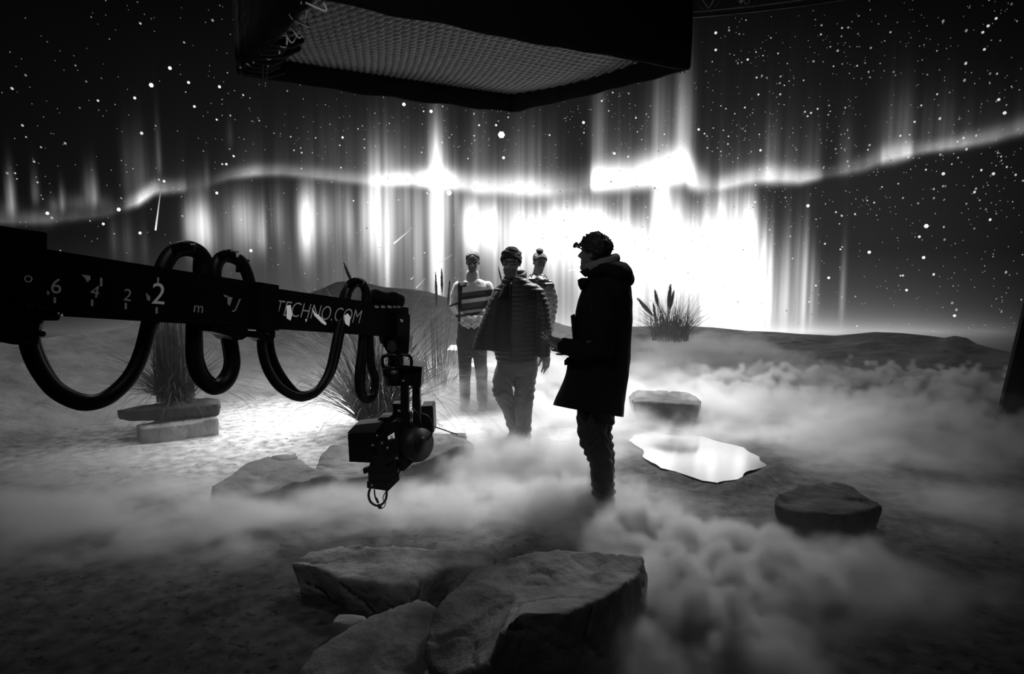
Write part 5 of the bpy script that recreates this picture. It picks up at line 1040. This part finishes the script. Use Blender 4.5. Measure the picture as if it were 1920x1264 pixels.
    st = N.new('ShaderNodeVectorMath'); st.operation = 'MULTIPLY'; L.new(pos.outputs[0], st.inputs[0]); st.inputs[1].default_value = (.55, .9, 1.5); L.new(st.outputs[0], n4.inputs['Vector'])
    wisp = M('ADD', M('MULTIPLY', M('SUBTRACT', n4.outputs['Fac'], .44), 6.0, True), .06)
    fw = M('MULTIPLY', fw, wisp)
    ipf = M('SUBTRACT', 1.0, pf)
    d = M('MULTIPLY', dn, M('ADD', M('MULTIPLY', fp, M('MULTIPLY', pf, 3.2)), M('MULTIPLY', fw, ipf)))
    # thin veil above the banks
    veil = M('MULTIPLY', M('MULTIPLY', M('MULTIPLY', dn, M('SUBTRACT', 1.0, M('MULTIPLY', pf, .93))), .024), M('POWER', 2.718, M('MULTIPLY', sep.outputs[2], -2.6)))
    d = M('ADD', d, veil)
    vc = N.new('GeometryNodeVolumeCube'); L.new(d, vc.inputs['Density'])
    vc.inputs['Min'].default_value = (FX0, FY0, .0); vc.inputs['Max'].default_value = (FX1, FY1, FZ1)
    vc.inputs['Resolution X'].default_value = 380; vc.inputs['Resolution Y'].default_value = 240; vc.inputs['Resolution Z'].default_value = 34
    sm = N.new('GeometryNodeSetMaterial'); sm.inputs['Material'].default_value = m
    L.new(vc.outputs[0], sm.inputs[0]); L.new(sm.outputs[0], go.inputs[0])
    md = o.modifiers.new('fog', 'NODES'); md.node_group = ng
    me.materials.append(m)
# (px, py, z, radius x, radius y, density, top height, puffiness, rotation)
BANKS = [
 (960, 765, 0, 1.2, .9, 9, .52, 0, 0), (880, 740, 0, 1.0, .7, 6, .42, 0, 0), (1060, 790, 0, .8, .8, 6, .34, 0, 0), (1010, 875, 0, .8, .35, 9, .26, .3, 0), (920, 860, 0, .5, .3, 8, .24, .2, 0),
 (650, 965, 0, 1.0, .2, 5, .16, 0, -.1), (880, 950, 0, .8, .3, 8, .20, .3, 0), (1080, 950, 0, .5, .25, 7, .2, .4, 0), (480, 985, 0, 1.1, .45, 4.5, .2, 0, 0), (160, 890, 0, 1.1, .5, 4, .2, 0, 0), (320, 970, 0, 1.1, .6, 3.5, .2, 0, 0), (60, 980, 0, 1.0, .6, 3, .2, 0, 0), (820, 990, 0, 1.0, .2, 3.5, .16, 0, 0),
 (110, 770, 0, 1.5, .7, 3, .3, 0, 0), (560, 720, 0, 1.8, .6, 1.5, .2, 0, 0), (250, 735, 0, 1.8, .7, 2, .3, 0, 0),
 (1300, 690, 0, 1.7, 1.1, 5, .45, 0, 0), (1580, 712, .2, 1.4, .5, 11, .36, 1, -.1), (1790, 728, .2, .8, .5, 11, .36, 1, 0), (1450, 700, .2, .7, .45, 9, .32, .9, 0), (1680, 720, .2, .7, .45, 9, .36, 1, 0),
 (1480, 790, 0, 1.3, .5, 7, .34, .25, -.1), (1740, 830, 0, 1.2, .5, 7, .36, .3, -.1), (1840, 790, 0, .7, .5, 7, .46, .6, 0), (1270, 790, 0, .6, .2, 3, .14, 0, 0), (1340, 822, 0, .7, .2, 9, .13, .1, 0), (1220, 715, 0, .9, .4, 3, .3, 0, 0),
 (1640, 870, 0, .9, .3, 4, .2, 0, 0), (1760, 970, 0, .9, .5, 3, .18, 0, 0),
 (1230, 985, .1, .32, .2, 15, .25, 1, 0), (1330, 1010, .1, .5, .18, 15, .24, 1, -.3), (1280, 1100, .1, .30, .3, 15, .25, 1, 0), (1440, 1065, .1, .45, .15, 10, .2, .9, -.3), (1330, 1200, .1, .28, .24, 13, .23, 1, 0), (1240, 1060, .1, .2, .2, 11, .22, 1, 0), (1380, 1130, .1, .3, .22, 8, .2, .8, 0), (1600, 1110, 0, .7, .4, 4, .16, .2, 0),
 (1000, 690, 0, 2.6, .8, 3, .34, 0, 0),
]
HOLES = [(1250, 755, .5, .3, .6), (1300, 885, .85, .36, .97), (1420, 915, .7, .33, .9), (1210, 890, .35, .3, .8), (880, 940, .22, .10, .7), (1560, 955, .6, .38, .95), (490, 885, .85, .36, .95), (740, 850, .75, .3, .9)]
build_fog()
# ------------------------------------------------------------------ lamps
def spot(name, loc, tgt, power, size, angle, blend=.8):
    l = bpy.data.lights.new(name, 'SPOT'); l.energy = power; l.shadow_soft_size = size; l.spot_size = math.radians(angle); l.spot_blend = blend
    o = bpy.data.objects.new(name, l); COL.objects.link(o); o.location = loc
    o.rotation_euler = (Vector(tgt) - Vector(loc)).to_track_quat('-Z', 'Y').to_euler(); return o
spot('backlight', (3.0, 9.7, 6.3), (-.2, 6.7, 0), 3900, .9, 58, 1.0)  # unseen spot added to brighten fog and ground at the centre
spot('backlight', (-1.6, 9.8, 6.3), (-.1, 6.7, 0), 4300, .9, 58, 1.0)  # its added, unseen partner, splitting the shadows
spot('front_fill', (-.8, 1.0, 4.4), (.1, 6.0, .8), 120, .4, 76, 1.0)  # unseen fill added to lift the fronts of people and rocks
spot('dune_wash', (-4.2, 8.4, 5.9), (-3.9, 6.6, 0), 420, .4, 95, 1.0)  # unseen spot added to graze the dunes
spot('bank_wash', (5.6, 9.6, 5.9), (4.4, 7.6, 0), 150, .4, 95, 1.0)  # unseen spot added for the far fog banks and dune
spot('lacing_fill', (-4.6, 1.6, 1.2), (-1.9, 5.2, 3.35), 45, .1, 16, .8)  # unseen spot added to pick out the soft light's lacing
